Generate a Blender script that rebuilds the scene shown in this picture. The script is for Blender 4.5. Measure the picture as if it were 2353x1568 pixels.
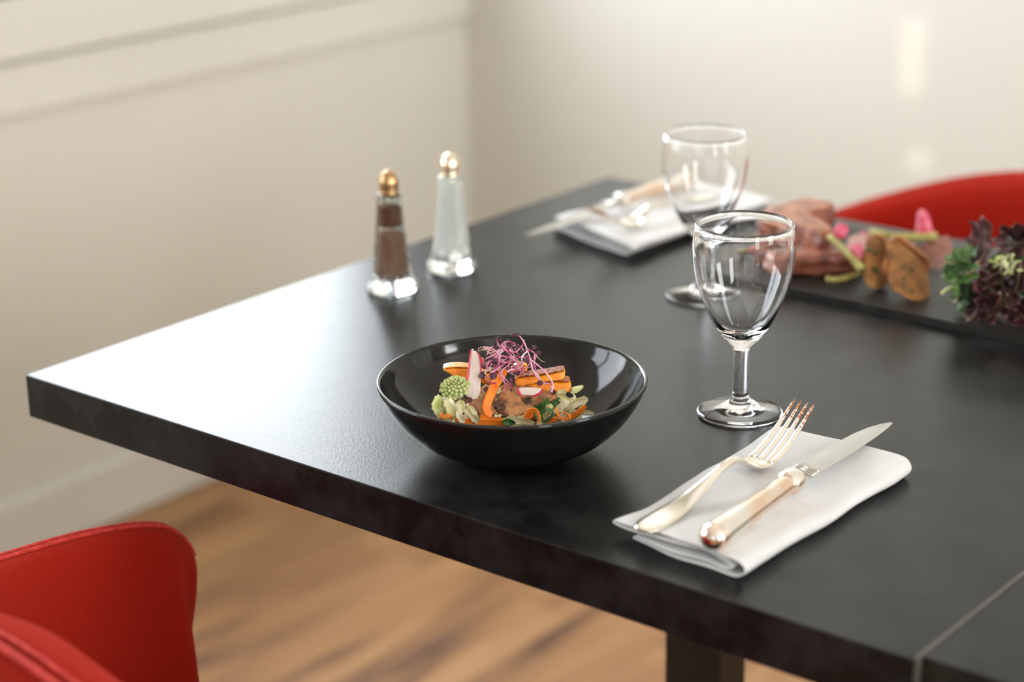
import bpy, bmesh, math, random
import numpy as np
from mathutils import Vector, Matrix, noise as mnoise
for o in list(bpy.data.objects): bpy.data.objects.remove(o, do_unlink=True)
scn = bpy.context.scene
COL = scn.collection
PI = math.pi

# ------------------------------------------------------------------ camera
# world: x along the table's front edge, y into the room, table corner at (0,0,.75)
FPX, CX, CY = 4546.036, 1176.5, 784.0
CAM = Vector((1.2561, -0.9231, 1.2910))
R = np.array([[0.77968859, -0.19336644, 0.59556286], [0.62602038, 0.26133341, -0.7347131], [-0.01357162, 0.94568191, 0.32481001]])
cd = bpy.data.cameras.new('camera'); cam = bpy.data.objects.new('camera', cd); COL.objects.link(cam)
m4 = Matrix([list(R[i]) + [CAM[i]] for i in range(3)] + [[0, 0, 0, 1]])
cam.matrix_world = m4
cd.sensor_fit = 'HORIZONTAL'; cd.sensor_width = 36.0; cd.lens = FPX / 2353 * 36
cd.clip_start = 0.05; cd.clip_end = 60
cd.dof.use_dof = True; cd.dof.focus_distance = 1.43; cd.dof.aperture_fstop = 3.2; cd.dof.aperture_blades = 9
scn.camera = cam

# ------------------------------------------------------------------ world, daylight, exposure
scn.view_settings.view_transform = 'Standard'; scn.view_settings.look = 'None'
scn.view_settings.gamma = 1; scn.view_settings.use_curve_mapping = False
scn.view_settings.exposure = 0.0
w = bpy.data.worlds.new('sky'); scn.world = w; w.use_nodes = True
w.node_tree.nodes['Background'].inputs[0].default_value = (0.80, 0.88, 1.0, 1); w.node_tree.nodes['Background'].inputs[1].default_value = 1.5

def area(name, loc, rot, sx, sy, L, col):
    d = bpy.data.lights.new(name, 'AREA'); d.shape = 'RECTANGLE'; d.size = sx; d.size_y = sy
    d.energy = L * PI * sx * sy; d.color = col
    o = bpy.data.objects.new(name, d); COL.objects.link(o); o.location = loc; o.rotation_euler = rot
    return o
XL, XR, YB, YF, ZC = -1.078, 3.8, 1.836, -3.6, 2.8
# daylight outside each window of the room
area('daylight_left', (XL - .14, 1.14, 1.52), (0, -PI/2, 0), 1.38, 1.00, 11.2, (.90, .96, 1.0))
area('daylight_left_near', (XL - .14, -.75, 1.36), (0, -PI/2, 0), 1.1, 1.5, 8, (.92, .97, 1.0))
area('daylight_right', (XR + .14, -1.5, 1.75), (0, PI/2, 0), 1.5, .8, 22, (1.0, .985, .96))
area('daylight_right_far', (XR + .14, 0.6, 1.75), (0, PI/2, 0), 1.5, .8, 22, (1.0, .985, .96))
area('daylight_front', (1.9, YF - .20, 1.65), (PI/2, 0, 0), 2.2, 1.5, .4, (1.0, .99, .97))
sd = bpy.data.lights.new('sun', 'SUN'); sd.energy = .75; sd.angle = math.radians(.22); sd.color = (1, .97, .86)
sun = bpy.data.objects.new('sun', sd); COL.objects.link(sun)
SLOPE = .3125
sun.rotation_euler = Vector((0, 1, -SLOPE)).to_track_quat('-Z', 'Y').to_euler()

# ------------------------------------------------------------------ materials
def lin(h):
    v = [int(h[i:i+2], 16) / 255 for i in (0, 2, 4)]
    return tuple([(c / 12.92 if c <= .04045 else ((c + .055) / 1.055) ** 2.4) for c in v] + [1])
MATS = {}
def mat(name, c1, c2=None, rough=.5, scale=20, bump=0, bscale=None, metal=0, coat=0, sss=0, detail=4, ssc=(1, .5, .3), sheen=0, spec=.5, trans=0, stretch=None, lo=.35, hi=.65):
    if name in MATS: return MATS[name]
    m = bpy.data.materials.new(name); m.use_nodes = True; nt = m.node_tree; b = nt.nodes['Principled BSDF']
    c1 = lin(c1) if isinstance(c1, str) else c1
    b.inputs['Base Color'].default_value = c1; b.inputs['Roughness'].default_value = rough
    b.inputs['Metallic'].default_value = metal; b.inputs['Coat Weight'].default_value = coat; b.inputs['Coat Roughness'].default_value = .08
    b.inputs['Specular IOR Level'].default_value = spec
    if sss:
        b.inputs['Subsurface Weight'].default_value = sss; b.inputs['Subsurface Radius'].default_value = ssc; b.inputs['Subsurface Scale'].default_value = .004
    if sheen: b.inputs['Sheen Weight'].default_value = sheen; b.inputs['Sheen Roughness'].default_value = .4
    tc = nt.nodes.new('ShaderNodeTexCoord'); mp = nt.nodes.new('ShaderNodeMapping')
    nt.links.new(tc.outputs['Object'], mp.inputs[0])
    if stretch: mp.inputs['Scale'].default_value = stretch
    if c2:
        c2 = lin(c2) if isinstance(c2, str) else c2
        n = nt.nodes.new('ShaderNodeTexNoise'); n.inputs['Scale'].default_value = scale; n.inputs['Detail'].default_value = detail
        nt.links.new(mp.outputs[0], n.inputs[0])
        r = nt.nodes.new('ShaderNodeValToRGB'); r.color_ramp.elements[0].position = lo; r.color_ramp.elements[1].position = hi
        r.color_ramp.elements[0].color = c1; r.color_ramp.elements[1].color = c2
        nt.links.new(n.outputs['Fac'], r.inputs[0]); nt.links.new(r.outputs[0], b.inputs['Base Color'])
    if bump:
        n2 = nt.nodes.new('ShaderNodeTexNoise'); n2.inputs['Scale'].default_value = bscale or scale; n2.inputs['Detail'].default_value = 3
        nt.links.new(mp.outputs[0], n2.inputs[0])
        bp = nt.nodes.new('ShaderNodeBump'); bp.inputs['Strength'].default_value = bump; bp.inputs['Distance'].default_value = .001
        nt.links.new(n2.outputs['Fac'], bp.inputs['Height']); nt.links.new(bp.outputs[0], b.inputs['Normal'])
    MATS[name] = m; return m

wall_m = mat('painted_plaster', (.665, .655, .59, 1), (.675, .665, .60, 1), rough=.55, scale=3, bump=.05, bscale=300)
trim_m = mat('painted_wood', (.68, .67, .61, 1), (.69, .68, .62, 1), rough=.45, scale=4)
ceil_m = mat('ceiling_paint', (.82, .80, .76, 1), (.83, .81, .77, 1), rough=.8, scale=2)
frame_m = mat('window_frame_paint', '3c4046', '44484e', rough=.4, scale=8)
black_m = mat('black_powder_coat', '0d0d0c', '141412', rough=.35, scale=60)
bowl_m = mat('black_glaze', (.006, .006, .0055, 1), (.009, .009, .008, 1), rough=.10, scale=30, spec=.42)
slate_m = mat('slate', '1a1a18', '2a2825', spec=.25, rough=.42, scale=14, bump=.6, bscale=60)
napkin_m = mat('white_cotton', (.64, .64, .635, 1), (.68, .68, .675, 1), rough=.85, scale=40, bump=.35, bscale=1400, sheen=.3)
red_m = mat('red_wool', (.26, .007, .0025, 1), (.40, .014, .005, 1), rough=.95, scale=1300, bump=1, bscale=1900, spec=.08, sheen=.45, detail=6)
red_m.node_tree.nodes['Principled BSDF'].inputs['Sheen Tint'].default_value = (1, .13, .08, 1)
pipe_m = mat('red_stitching', (.40, .018, .010, 1), (.60, .045, .028, 1), rough=.85, scale=260, stretch=(1, 1, .3), bump=1, bscale=500)
silver_m = mat('silver', (.92, .84, .74, 1), (.95, .89, .81, 1), rough=.13, scale=60, metal=1)
steel_m = mat('blade_steel', (.52, .50, .46, 1), (.56, .54, .50, 1), rough=.24, scale=30, metal=1)
copper_m = mat('copper_silver_highlights', (.90, .66, .50, 1), (.94, .89, .83, 1), rough=.12, scale=45, metal=1, lo=.4, hi=.6)  # paler mottling paints the handle's whiter highlights into the copper tone
tarn_m = mat('tarnished_tines', (.93, .85, .75, 1), (.45, .20, .09, 1), rough=.22, scale=500, metal=1, lo=.5, hi=.6)
nt = tarn_m.node_tree; b = nt.nodes['Principled BSDF']; rmp = [n for n in nt.nodes if n.type == 'VALTORGB'][0]; tcn = [n for n in nt.nodes if n.type == 'TEX_COORD'][0]; nz_ = [n for n in nt.nodes if n.type == 'TEX_NOISE'][0]
sp = nt.nodes.new('ShaderNodeSeparateXYZ'); nt.links.new(tcn.outputs['Object'], sp.inputs[0]); mr = nt.nodes.new('ShaderNodeMapRange'); nt.links.new(sp.outputs['Y'], mr.inputs['Value'])
mr.inputs['From Min'].default_value = .160; mr.inputs['From Max'].default_value = .186; mr.inputs['To Min'].default_value = -.25; mr.inputs['To Max'].default_value = .12
ad = nt.nodes.new('ShaderNodeMath'); ad.operation = 'ADD'; nt.links.new(mr.outputs[0], ad.inputs[0]); nt.links.new(nz_.outputs['Fac'], ad.inputs[1]); nt.links.new(ad.outputs[0], rmp.inputs[0])
brass_m = mat('brass_cap', (.42, .25, .11, 1), (.52, .33, .17, 1), rough=.3, scale=40, metal=1)
brass2_m = mat('pale_brass_cap', (.86, .66, .45, 1), (.92, .78, .60, 1), rough=.2, scale=40, metal=1)
salt_m = mat('salt_grain', (.86, .86, .82, 1), (.93, .93, .90, 1), rough=.9, scale=900, bump=.5, bscale=1500)
pepper_m = mat('ground_pepper', '6b4a38', '9a7860', rough=.95, scale=900, bump=.6, bscale=1500)

def glass(name, col, rough=0.0):
    m = bpy.data.materials.new(name); m.use_nodes = True; b = m.node_tree.nodes['Principled BSDF']
    b.inputs['Base Color'].default_value = col; b.inputs['Transmission Weight'].default_value = 1; b.inputs['Roughness'].default_value = rough
    b.inputs['IOR'].default_value = 1.44
    tc = m.node_tree.nodes.new('ShaderNodeTexCoord'); n = m.node_tree.nodes.new('ShaderNodeTexNoise'); n.inputs['Scale'].default_value = 40
    bp = m.node_tree.nodes.new('ShaderNodeBump'); bp.inputs['Strength'].default_value = .03; bp.inputs['Distance'].default_value = .002
    m.node_tree.links.new(tc.outputs['Object'], n.inputs[0]); m.node_tree.links.new(n.outputs['Fac'], bp.inputs['Height']); m.node_tree.links.new(bp.outputs[0], b.inputs['Normal'])
    return m
glass_m = glass('clear_glass', (1, 1, 1, 1)); shaker_m = glass('greenish_glass', (.93, .975, .95, 1))
pane_m = bpy.data.materials.new('window_glass'); pane_m.use_nodes = True
nt = pane_m.node_tree; nt.nodes.clear(); o_ = nt.nodes.new('ShaderNodeOutputMaterial'); mx = nt.nodes.new('ShaderNodeMixShader')
t_ = nt.nodes.new('ShaderNodeBsdfTransparent'); g_ = nt.nodes.new('ShaderNodeBsdfGlossy'); g_.inputs['Roughness'].default_value = .02; mx.inputs[0].default_value = .06
nt.links.new(t_.outputs[0], mx.inputs[1]); nt.links.new(g_.outputs[0], mx.inputs[2]); nt.links.new(mx.outputs[0], o_.inputs[0])

# the table laminate: near-black with a faint cloudy pattern and a fine leathery grain
table_m = bpy.data.materials.new('charcoal_laminate'); table_m.use_nodes = True; nt = table_m.node_tree; b = nt.nodes['Principled BSDF']
tc = nt.nodes.new('ShaderNodeTexCoord')
n1 = nt.nodes.new('ShaderNodeTexNoise'); n1.inputs['Scale'].default_value = 24; n1.inputs['Detail'].default_value = 6; n1.inputs['Roughness'].default_value = .65
r1 = nt.nodes.new('ShaderNodeValToRGB'); r1.color_ramp.elements[0].position = .4; r1.color_ramp.elements[1].position = .66
r1.color_ramp.elements[0].color = (.0065, .0065, .0063, 1); r1.color_ramp.elements[1].color = (.021, .0205, .0195, 1)
n2 = nt.nodes.new('ShaderNodeTexNoise'); n2.inputs['Scale'].default_value = 850; n2.inputs['Detail'].default_value = 3
n3 = nt.nodes.new('ShaderNodeTexNoise'); n3.inputs['Scale'].default_value = 35; n3.inputs['Detail'].default_value = 5
mr = nt.nodes.new('ShaderNodeMapRange'); mr.inputs['From Min'].default_value = .3; mr.inputs['From Max'].default_value = .7; mr.inputs['To Min'].default_value = .255; mr.inputs['To Max'].default_value = .27
bp = nt.nodes.new('ShaderNodeBump'); bp.inputs['Strength'].default_value = .38; bp.inputs['Distance'].default_value = .0003
for n in (n1, n2, n3): nt.links.new(tc.outputs['Object'], n.inputs[0])
nt.links.new(n1.outputs['Fac'], r1.inputs[0]); nt.links.new(r1.outputs[0], b.inputs['Base Color'])
nt.links.new(n3.outputs['Fac'], mr.inputs[0]); nt.links.new(mr.outputs[0], b.inputs['Roughness'])
nt.links.new(n2.outputs['Fac'], bp.inputs['Height']); nt.links.new(bp.outputs[0], b.inputs['Normal'])
b.inputs['Specular IOR Level'].default_value = .21
edge_m = mat('laminate_edge', '55534c', '605e57', rough=.5, scale=60)

# floor laminate: planks along y
floor_m = bpy.data.materials.new('oak_laminate'); floor_m.use_nodes = True; nt = floor_m.node_tree; b = nt.nodes['Principled BSDF']
tc = nt.nodes.new('ShaderNodeTexCoord'); mp = nt.nodes.new('ShaderNodeMapping'); mp.inputs['Rotation'].default_value = (0, 0, PI/2)
nt.links.new(tc.outputs['Object'], mp.inputs[0])
bt = nt.nodes.new('ShaderNodeTexBrick'); bt.inputs['Scale'].default_value = 1; bt.inputs['Brick Width'].default_value = 1.1; bt.inputs['Row Height'].default_value = .14
bt.inputs['Mortar Size'].default_value = .0012; bt.inputs['Color1'].default_value = (0, 0, 0, 1); bt.inputs['Color2'].default_value = (1, 1, 1, 1); bt.inputs['Mortar'].default_value = (.3, .3, .3, 1); bt.offset = .37
nt.links.new(mp.outputs[0], bt.inputs[0])
mp2 = nt.nodes.new('ShaderNodeMapping'); mp2.inputs['Scale'].default_value = (1.0, .16, 1)
nt.links.new(tc.outputs['Object'], mp2.inputs[0])
add = nt.nodes.new('ShaderNodeVectorMath'); add.operation = 'MULTIPLY_ADD'; nt.links.new(bt.outputs['Color'], add.inputs[0]); add.inputs[1].default_value = (7, 3, 0); nt.links.new(mp2.outputs[0], add.inputs[2])
n = nt.nodes.new('ShaderNodeTexNoise'); n.inputs['Scale'].default_value = 12; n.inputs['Detail'].default_value = 5; n.inputs['Distortion'].default_value = .6
nt.links.new(add.outputs[0], n.inputs[0])
r = nt.nodes.new('ShaderNodeValToRGB'); e = r.color_ramp.elements; e[0].position = .34; e[0].color = (.115, .052, .024, 1); e[1].position = .66; e[1].color = (.46, .255, .11, 1)
x = e.new(.47); x.color = (.34, .165, .062, 1)
nt.links.new(n.outputs['Fac'], r.inputs[0])
mx = nt.nodes.new('ShaderNodeMix'); mx.data_type = 'RGBA'; mx.blend_type = 'MULTIPLY'; mx.inputs[0].default_value = .45
r2 = nt.nodes.new('ShaderNodeValToRGB'); r2.color_ramp.elements[0].color = (.62, .60, .58, 1); r2.color_ramp.elements[1].color = (1.1, 1.08, 1.05, 1)
nt.links.new(bt.outputs['Color'], r2.inputs[0]); nt.links.new(r.outputs[0], mx.inputs[6]); nt.links.new(r2.outputs[0], mx.inputs[7])
nt.links.new(mx.outputs[2], b.inputs['Base Color']); b.inputs['Roughness'].default_value = .48

# ------------------------------------------------------------------ helpers
def tag(o, label=None, cat=None, group=None, kind=None):
    if label: o['label'] = label
    if cat: o['category'] = cat
    if group: o['group'] = group
    if kind: o['kind'] = kind
    return o
def empty(name, loc, rz=0, label=None, cat=None, group=None):
    o = bpy.data.objects.new(name, None); COL.objects.link(o); o.location = loc; o.rotation_euler = (0, 0, rz); o.empty_display_size = .02
    return tag(o, label, cat, group)
def build(name, bm, m, parent=None, smooth=True, sub=0, solid=0, bevel=0, loc=None, mats=None):
    bmesh.ops.recalc_face_normals(bm, faces=bm.faces)
    me = bpy.data.meshes.new(name); bm.to_mesh(me); bm.free()
    o = bpy.data.objects.new(name, me); COL.objects.link(o)
    me.materials.append(m)
    for k in (mats or []): me.materials.append(k)
    if parent: o.parent = parent
    if loc: o.location = loc
    if smooth:
        for p in me.polygons: p.use_smooth = True
    if bevel:
        q = o.modifiers.new('bevel', 'BEVEL'); q.width = bevel; q.segments = 3; q.limit_method = 'ANGLE'
    if solid:
        q = o.modifiers.new('solid', 'SOLIDIFY'); q.thickness = solid; q.offset = 0
    if sub:
        q = o.modifiers.new('sub', 'SUBSURF'); q.levels = sub; q.render_levels = sub
    return o
def box(bm, a, b):
    v = [bm.verts.new((x, y, z)) for x in (a[0], b[0]) for y in (a[1], b[1]) for z in (a[2], b[2])]
    for f in ((0, 1, 3, 2), (4, 6, 7, 5), (0, 4, 5, 1), (2, 3, 7, 6), (0, 2, 6, 4), (1, 5, 7, 3)): bm.faces.new([v[i] for i in f])
    return v
def lathe(bm, prof, seg=64, c=(0, 0, 0), fac=None):
    rings = []
    for r, z in prof:
        if r < 1e-6: rings.append([bm.verts.new((c[0], c[1], c[2] + z))]); continue
        rings.append([bm.verts.new((c[0] + r * (fac(i, seg) if fac else 1) * math.cos(2*PI*i/seg), c[1] + r * (fac(i, seg) if fac else 1) * math.sin(2*PI*i/seg), c[2] + z)) for i in range(seg)])
    for a, b in zip(rings, rings[1:]):
        if len(a) == 1 and len(b) == 1: continue
        for i in range(seg):
            j = (i + 1) % seg
            if len(a) == 1: bm.faces.new([a[0], b[j], b[i]])
            elif len(b) == 1: bm.faces.new([a[i], a[j], b[0]])
            else: bm.faces.new([a[i], a[j], b[j], b[i]])
def catmull(pts, n=8):
    P = [Vector(p) for p in pts]; P = [P[0]*2 - P[1]] + P + [P[-1]*2 - P[-2]]; out = []
    for i in range(1, len(P) - 2):
        for k in range(n):
            t = k / n; a, b, c, d = P[i-1], P[i], P[i+1], P[i+2]
            out.append(.5 * ((2*b) + (c - a)*t + (2*a - 5*b + 4*c - d)*t*t + (3*b - a - 3*c + d)*t**3))
    out.append(P[-2]); return out
def frames(pts, up=None):
    T = []
    for i in range(len(pts)):
        a = pts[max(i-1, 0)]; b = pts[min(i+1, len(pts)-1)]; T.append((b - a).normalized())
    u = Vector(up) if up else (Vector((0, 0, 1)) if abs(T[0].z) < .9 else Vector((1, 0, 0)))
    out = []
    for t in T:
        u = (u - t * u.dot(t)).normalized(); out.append((t, u, t.cross(u)))
    return out
def tube(bm, pts, rad, seg=8, cap=True, up=None, flat=1.0):
    """rad: number, or list of (ru, rw) / numbers per point"""
    pts = [Vector(p) for p in pts]; F = frames(pts, up); rings = []
    for i, (p, (t, u, w_)) in enumerate(zip(pts, F)):
        r = rad[i] if isinstance(rad, (list, tuple)) else rad
        ru, rw = r if isinstance(r, (list, tuple)) else (r * flat, r)
        rings.append([bm.verts.new(p + u * (ru * math.cos(2*PI*k/seg)) + w_ * (rw * math.sin(2*PI*k/seg))) for k in range(seg)])
    for a, b in zip(rings, rings[1:]):
        for k in range(seg): bm.faces.new([a[k], a[(k+1) % seg], b[(k+1) % seg], b[k]])
    if cap: bm.faces.new(rings[0][::-1]); bm.faces.new(rings[-1])
def ribbon(bm, pts, wid, up=None, twist=0, cup=0):
    pts = [Vector(p) for p in pts]; F = frames(pts, up); rows = []; n = len(pts)
    for i, (p, (t, u, s)) in enumerate(zip(pts, F)):
        a = twist * i / (n - 1); uu = u * math.cos(a) + s * math.sin(a); ss = s * math.cos(a) - u * math.sin(a)
        w2 = wid[i] if isinstance(wid, (list, tuple)) else wid
        rows.append([bm.verts.new(p + ss * (w2 * k * .5) + uu * (cup * (k*k) * w2)) for k in (-1, -.33, .33, 1)])
    for a, b in zip(rows, rows[1:]):
        for k in range(3): bm.faces.new([a[k], a[k+1], b[k+1], b[k]])
def struct(name, bm, m, **k):
    o = build(name, bm, m, smooth=False, **k); o['kind'] = 'structure'; return o
def ray(px, py):
    d = Vector(R @ np.array([(px - CX) / FPX, -(py - CY) / FPX, -1.0])); return d
FW = -Vector(R[:, 2])
def at(px, py, depth): return CAM + ray(px, py) * depth          # a point at a given distance along the view axis
def depth_of(p): return (Vector(p) - CAM).dot(FW)
def onz(px, py, z):
    d = ray(px, py); return CAM + d * ((z - CAM.z) / d.z)
def rnd(a, b): return random.uniform(a, b)

# ------------------------------------------------------------------ room
bm = bmesh.new(); box(bm, (XL - .1, YF - .1, -.1), (XR + .1, YB + .1, 0)); struct('floor', bm, floor_m)
bm = bmesh.new(); box(bm, (XL - .1, YF - .1, ZC), (XR + .1, YB + .1, ZC + .1)); struct('ceiling', bm, ceil_m)
bm = bmesh.new(); box(bm, (XL - .1, YB, 0), (XR + .1, YB + .1, ZC)); struct('wall_back', bm, wall_m)
WL = (.66, 1.63, .842, 2.20)                                     # left window opening y0,y1,z0,z1
WN = (-1.5, 0.0, .842, 1.92)
bm = bmesh.new(); ys = [YF - .1, WN[0], WN[1], WL[0], WL[1], YB]
box(bm, (XL - .1, YF - .1, 0), (XL, YB, WL[2]))
for k, zt in ((0, None), (1, WN[3]), (2, None), (3, WL[3]), (4, None)): box(bm, (XL - .1, ys[k], zt or WL[2]), (XL, ys[k + 1], ZC))
struct('wall_left', bm, wall_m)
WR = ((-1.9, -1.1), (.2, 1.0)); WRZ = (1.0, 2.5)
bm = bmesh.new(); ys = [YF - .1, -1.9, -1.1, .2, 1.0, YB]
for k in range(5):
    if k in (1, 3): box(bm, (XR, ys[k], 0), (XR + .1, ys[k+1], WRZ[0])); box(bm, (XR, ys[k], WRZ[1]), (XR + .1, ys[k+1], ZC))
    else: box(bm, (XR, ys[k], 0), (XR + .1, ys[k+1], ZC))
struct('wall_right', bm, wall_m)
# front wall (behind the camera): one window and two unseen slits added to shape the sun patches on the back wall
def front_wall():
    holes = [(.8, 3.0, .9, 2.4)]
    for (x0, x1, z0, z1) in ((-.196, -.152, .645, .762), (-.174, -.131, .522, .560)):
        dz = (YB - YF) * SLOPE; holes.append((x0, x1, z0 + dz, z1 + dz + .031))
    xs = sorted({XL - .1, XR + .1} | {h[0] for h in holes} | {h[1] for h in holes}); bm = bmesh.new()
    for a, b_ in zip(xs, xs[1:]):
        hs = sorted([(h[2], h[3]) for h in holes if h[0] <= (a + b_)/2 <= h[1]]); z = 0
        for z0, z1 in hs: box(bm, (a, YF - .1, z), (b_, YF, z0)); z = z1
        box(bm, (a, YF - .1, z), (b_, YF, ZC))
    struct('wall_front', bm, wall_m)
front_wall()
def window(name, axis, pos, a0, a1, z0, z1, nm, out):
    bm = bmesh.new(); t = .045; d0, d1 = (pos, pos + out * .06) if out > 0 else (pos + out * .06, pos)
    def bx(u0, u1, v0, v1, e0=d0, e1=d1, B=bm):
        if axis == 'x': box(B, (e0, u0, v0), (e1, u1, v1))
        else: box(B, (u0, e0, v0), (u1, e1, v1))
    bx(a0, a1, z0, z0 + t); bx(a0, a1, z1 - t, z1); bx(a0, a0 + t, z0, z1); bx(a1 - t, a1, z0, z1)
    for k in range(1, nm): u = a0 + (a1 - a0) * k / nm; bx(u - t/2, u + t/2, z0, z1)
    f = struct(name, bm, frame_m)
    bm = bmesh.new(); c = (d0 + d1) / 2; bx(a0 + t, a1 - t, z0 + t, z1 - t, c - .002, c + .002, bm)
    build('pane', bm, pane_m, f, smooth=False)
window('window_1', 'x', XL + .024, WL[0], WL[1], .8530, WL[3], 1, -1)
window('window_4', 'x', XL + .024, WN[0], WN[1], .8530, WN[3], 2, -1)
window('window_2', 'x', XR + .02, WR[0][0], WR[0][1], WRZ[0], WRZ[1], 1, 1)
window('window_5', 'x', XR + .02, WR[1][0], WR[1][1], WRZ[0], WRZ[1], 1, 1)
window('window_3', 'y', YF - .02, .8, 3.0, .9, 2.4, 2, -1)
bm = bmesh.new(); box(bm, (XL, YF, 0), (XL + .014, YB, .098)); struct('baseboard_left', bm, trim_m, bevel=.004)
bm = bmesh.new(); box(bm, (XL + .014, YB - .014, 0), (XR, YB, .098)); struct('baseboard_back', bm, trim_m, bevel=.004)
bm = bmesh.new(); box(bm, (XL, YF, .762), (XL + .026, YB, .8525)); struct('trim_1', bm, trim_m, bevel=.004)
bm = bmesh.new(); box(bm, (XL, YF, .680), (XL + .014, YB, .757)); struct('trim_2', bm, trim_m, bevel=.004)

# ------------------------------------------------------------------ tables
def table(x0, y0, label, band):
    t = empty('dining_table', (x0 + .4, y0 + .4, 0), 0, label, 'table')
    bm = bmesh.new(); box(bm, (-.4, -.4, .714), (.4 - (.0022 if band else 0), .4, .75)); build('tabletop', bm, table_m, t, smooth=False, bevel=.0009)
    if band:
        bm = bmesh.new(); box(bm, (.3978, -.397, .716), (.4, .4, .7503)); build('edge_strip', bm, edge_m, t, smooth=False)['label'] = 'thin grey edge strip along the joint'
    bm = bmesh.new(); box(bm, (-.030, -.022, .02), (.028, .022, .706)); build('pedestal', bm, black_m, t, smooth=False, bevel=.003)
    bm = bmesh.new(); box(bm, (-.2, -.2, .706), (.2, .2, .714)); build('mounting_plate', bm, black_m, t, smooth=False, bevel=.002)
    bm = bmesh.new(); box(bm, (-.24, -.24, 0), (.24, .24, .02)); build('base_plate', bm, black_m, t, smooth=False, bevel=.004)
    return t
table(0, 0, 'square charcoal dining table carrying the black bowl, its bright left corner free', True)
table(.8008, .007, 'second charcoal table pushed against the first at the lower right, past the joint line', False)

# ------------------------------------------------------------------ chairs (upholstered tub shells)
def chair(x, y, rz, label):
    t = empty('tub_chair', (x, y, 0), rz, label, 'chair', None)
    half = [(0, -.305, .754), (.09, -.300, .741), (.17, -.280, .717), (.232, -.225, .694), (.264, -.15, .674), (.273, -.07, .664), (.270, -.012, .654), (.267, .014, .641), (.263, .029, .617), (.261, .033, .575)]
    L = [Vector((-a, b_, c)) for a, b_, c in half[::-1]][:-1] + [Vector(h) for h in half]
    P = catmull(L, 3); n = len(P); rows = []; bm = bmesh.new(); seam = []; seam2 = []
    for i, p in enumerate(P):
        a = P[max(i-1, 0)]; b_ = P[min(i+1, n-1)]; tg = Vector((b_.x - a.x, b_.y - a.y, 0)).normalized(); nn = Vector((-tg.y, tg.x, 0))
        if nn.dot(Vector((-p.x, -.05 - p.y, 0))) < 0: nn = -nn
        q = Vector((p.x, p.y, 0)); e = abs(i - (n-1)/2) / ((n-1)/2); back = max(0, 1 - e * 1.6)
        T = .030 + .024 * back; top = p.z; k = 1 if e < .93 else 1 - (e - .93) / .07 * .45
        T *= k; frn = Vector((0, 1, 0)) * (-.10 * min(1, max(0, (e - .6) / .3)))
        sec = [(.085, .40, 0), (.035, .46, 0), (.008, .58, 0), (0, top - .025, 0), (.002, top - .006, 0), (.010, top, 0), (T * .6, top + .001, 0), (T * .93, top - .012, 0), (T + .004, top - .045, 0), (T + .022, .58, 0), (T + .055, .46, 0), (.13 if e < .9 else .11, .43, 0)]
        row = []
        sec2 = [(o * (1 if e < .7 else 1 - (e - .7) / .3 * .8) if z < .6 else o, z, 0) for o, z, _ in sec]
        for (o, z, _) in sec2:
            zz = z if z < .5 else min(z, top - (.07 if z < .6 else 0))
            row.append(bm.verts.new(q + nn * (o + (1-k) * .008) + Vector((0, 0, zz)) + frn * max(0, .60 - zz) * 2.4))
        rows.append(row); seam.append(q + nn * (.004 + (1-k) * .008) + Vector((0, 0, top - .001))); seam2.append(q + nn * (.012 + (1-k)*.006) + Vector((0, 0, top + .0005)))
    for a, b_ in zip(rows, rows[1:]):
        for k in range(len(a) - 1): bm.faces.new([a[k], a[k+1], b_[k+1], b_[k]])
        bm.faces.new([a[-1], a[0], b_[0], b_[-1]])
    bm.faces.new(rows[0]); bm.faces.new(rows[-1][::-1])
    sh = build('shell', bm, red_m, t, sub=1)
    seam = seam[3:-3]; seam2 = seam2[3:-3]
    bm = bmesh.new(); tube(bm, seam, .0025, 8); build('piping', bm, pipe_m, t)
    bm = bmesh.new(); tube(bm, seam2, .0017, 8); build('piping', bm, pipe_m, t)
    bm = bmesh.new()
    rows = []
    for j, (s, z) in enumerate([(.0, .475), (.5, .475), (.85, .470), (.97, .455), (1, .44), (.97, .425), (.85, .41), (.0, .405)]):
        rows.append((s, z))
    seg = 32; rings = []
    for s, z in rows:
        rings.append([bm.verts.new((max(s, .02) * .205 * math.copysign(abs(math.cos(2*PI*i/seg)) ** .6, math.cos(2*PI*i/seg)), -.06 + max(s, .02) * .20 * math.copysign(abs(math.sin(2*PI*i/seg)) ** .6, math.sin(2*PI*i/seg)), z)) for i in range(seg)])
    for a, b_ in zip(rings, rings[1:]):
        for i in range(seg): bm.faces.new([a[i], a[(i+1) % seg], b_[(i+1) % seg], b_[i]])
    bm.faces.new(rings[0][::-1]); bm.faces.new(rings[-1]); build('seat_cushion', bm, red_m, t)
    for sx in (-1, 1):
        for ya, yb in ((-.17, -.23), (.06, .12)):
            bm = bmesh.new(); tube(bm, [(sx * .15, ya, .41), (sx * .21, yb, 0)], [.016, .010], 12); build('leg', bm, black_m, t)
    return t
chair(.396, -.010, math.radians(-5), 'red tub chair at the bottom left, its curved arm under the table front edge')
chair(.402, .787, PI, 'red tub chair behind the table at the right, rounded backrest above the far edge')

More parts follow.
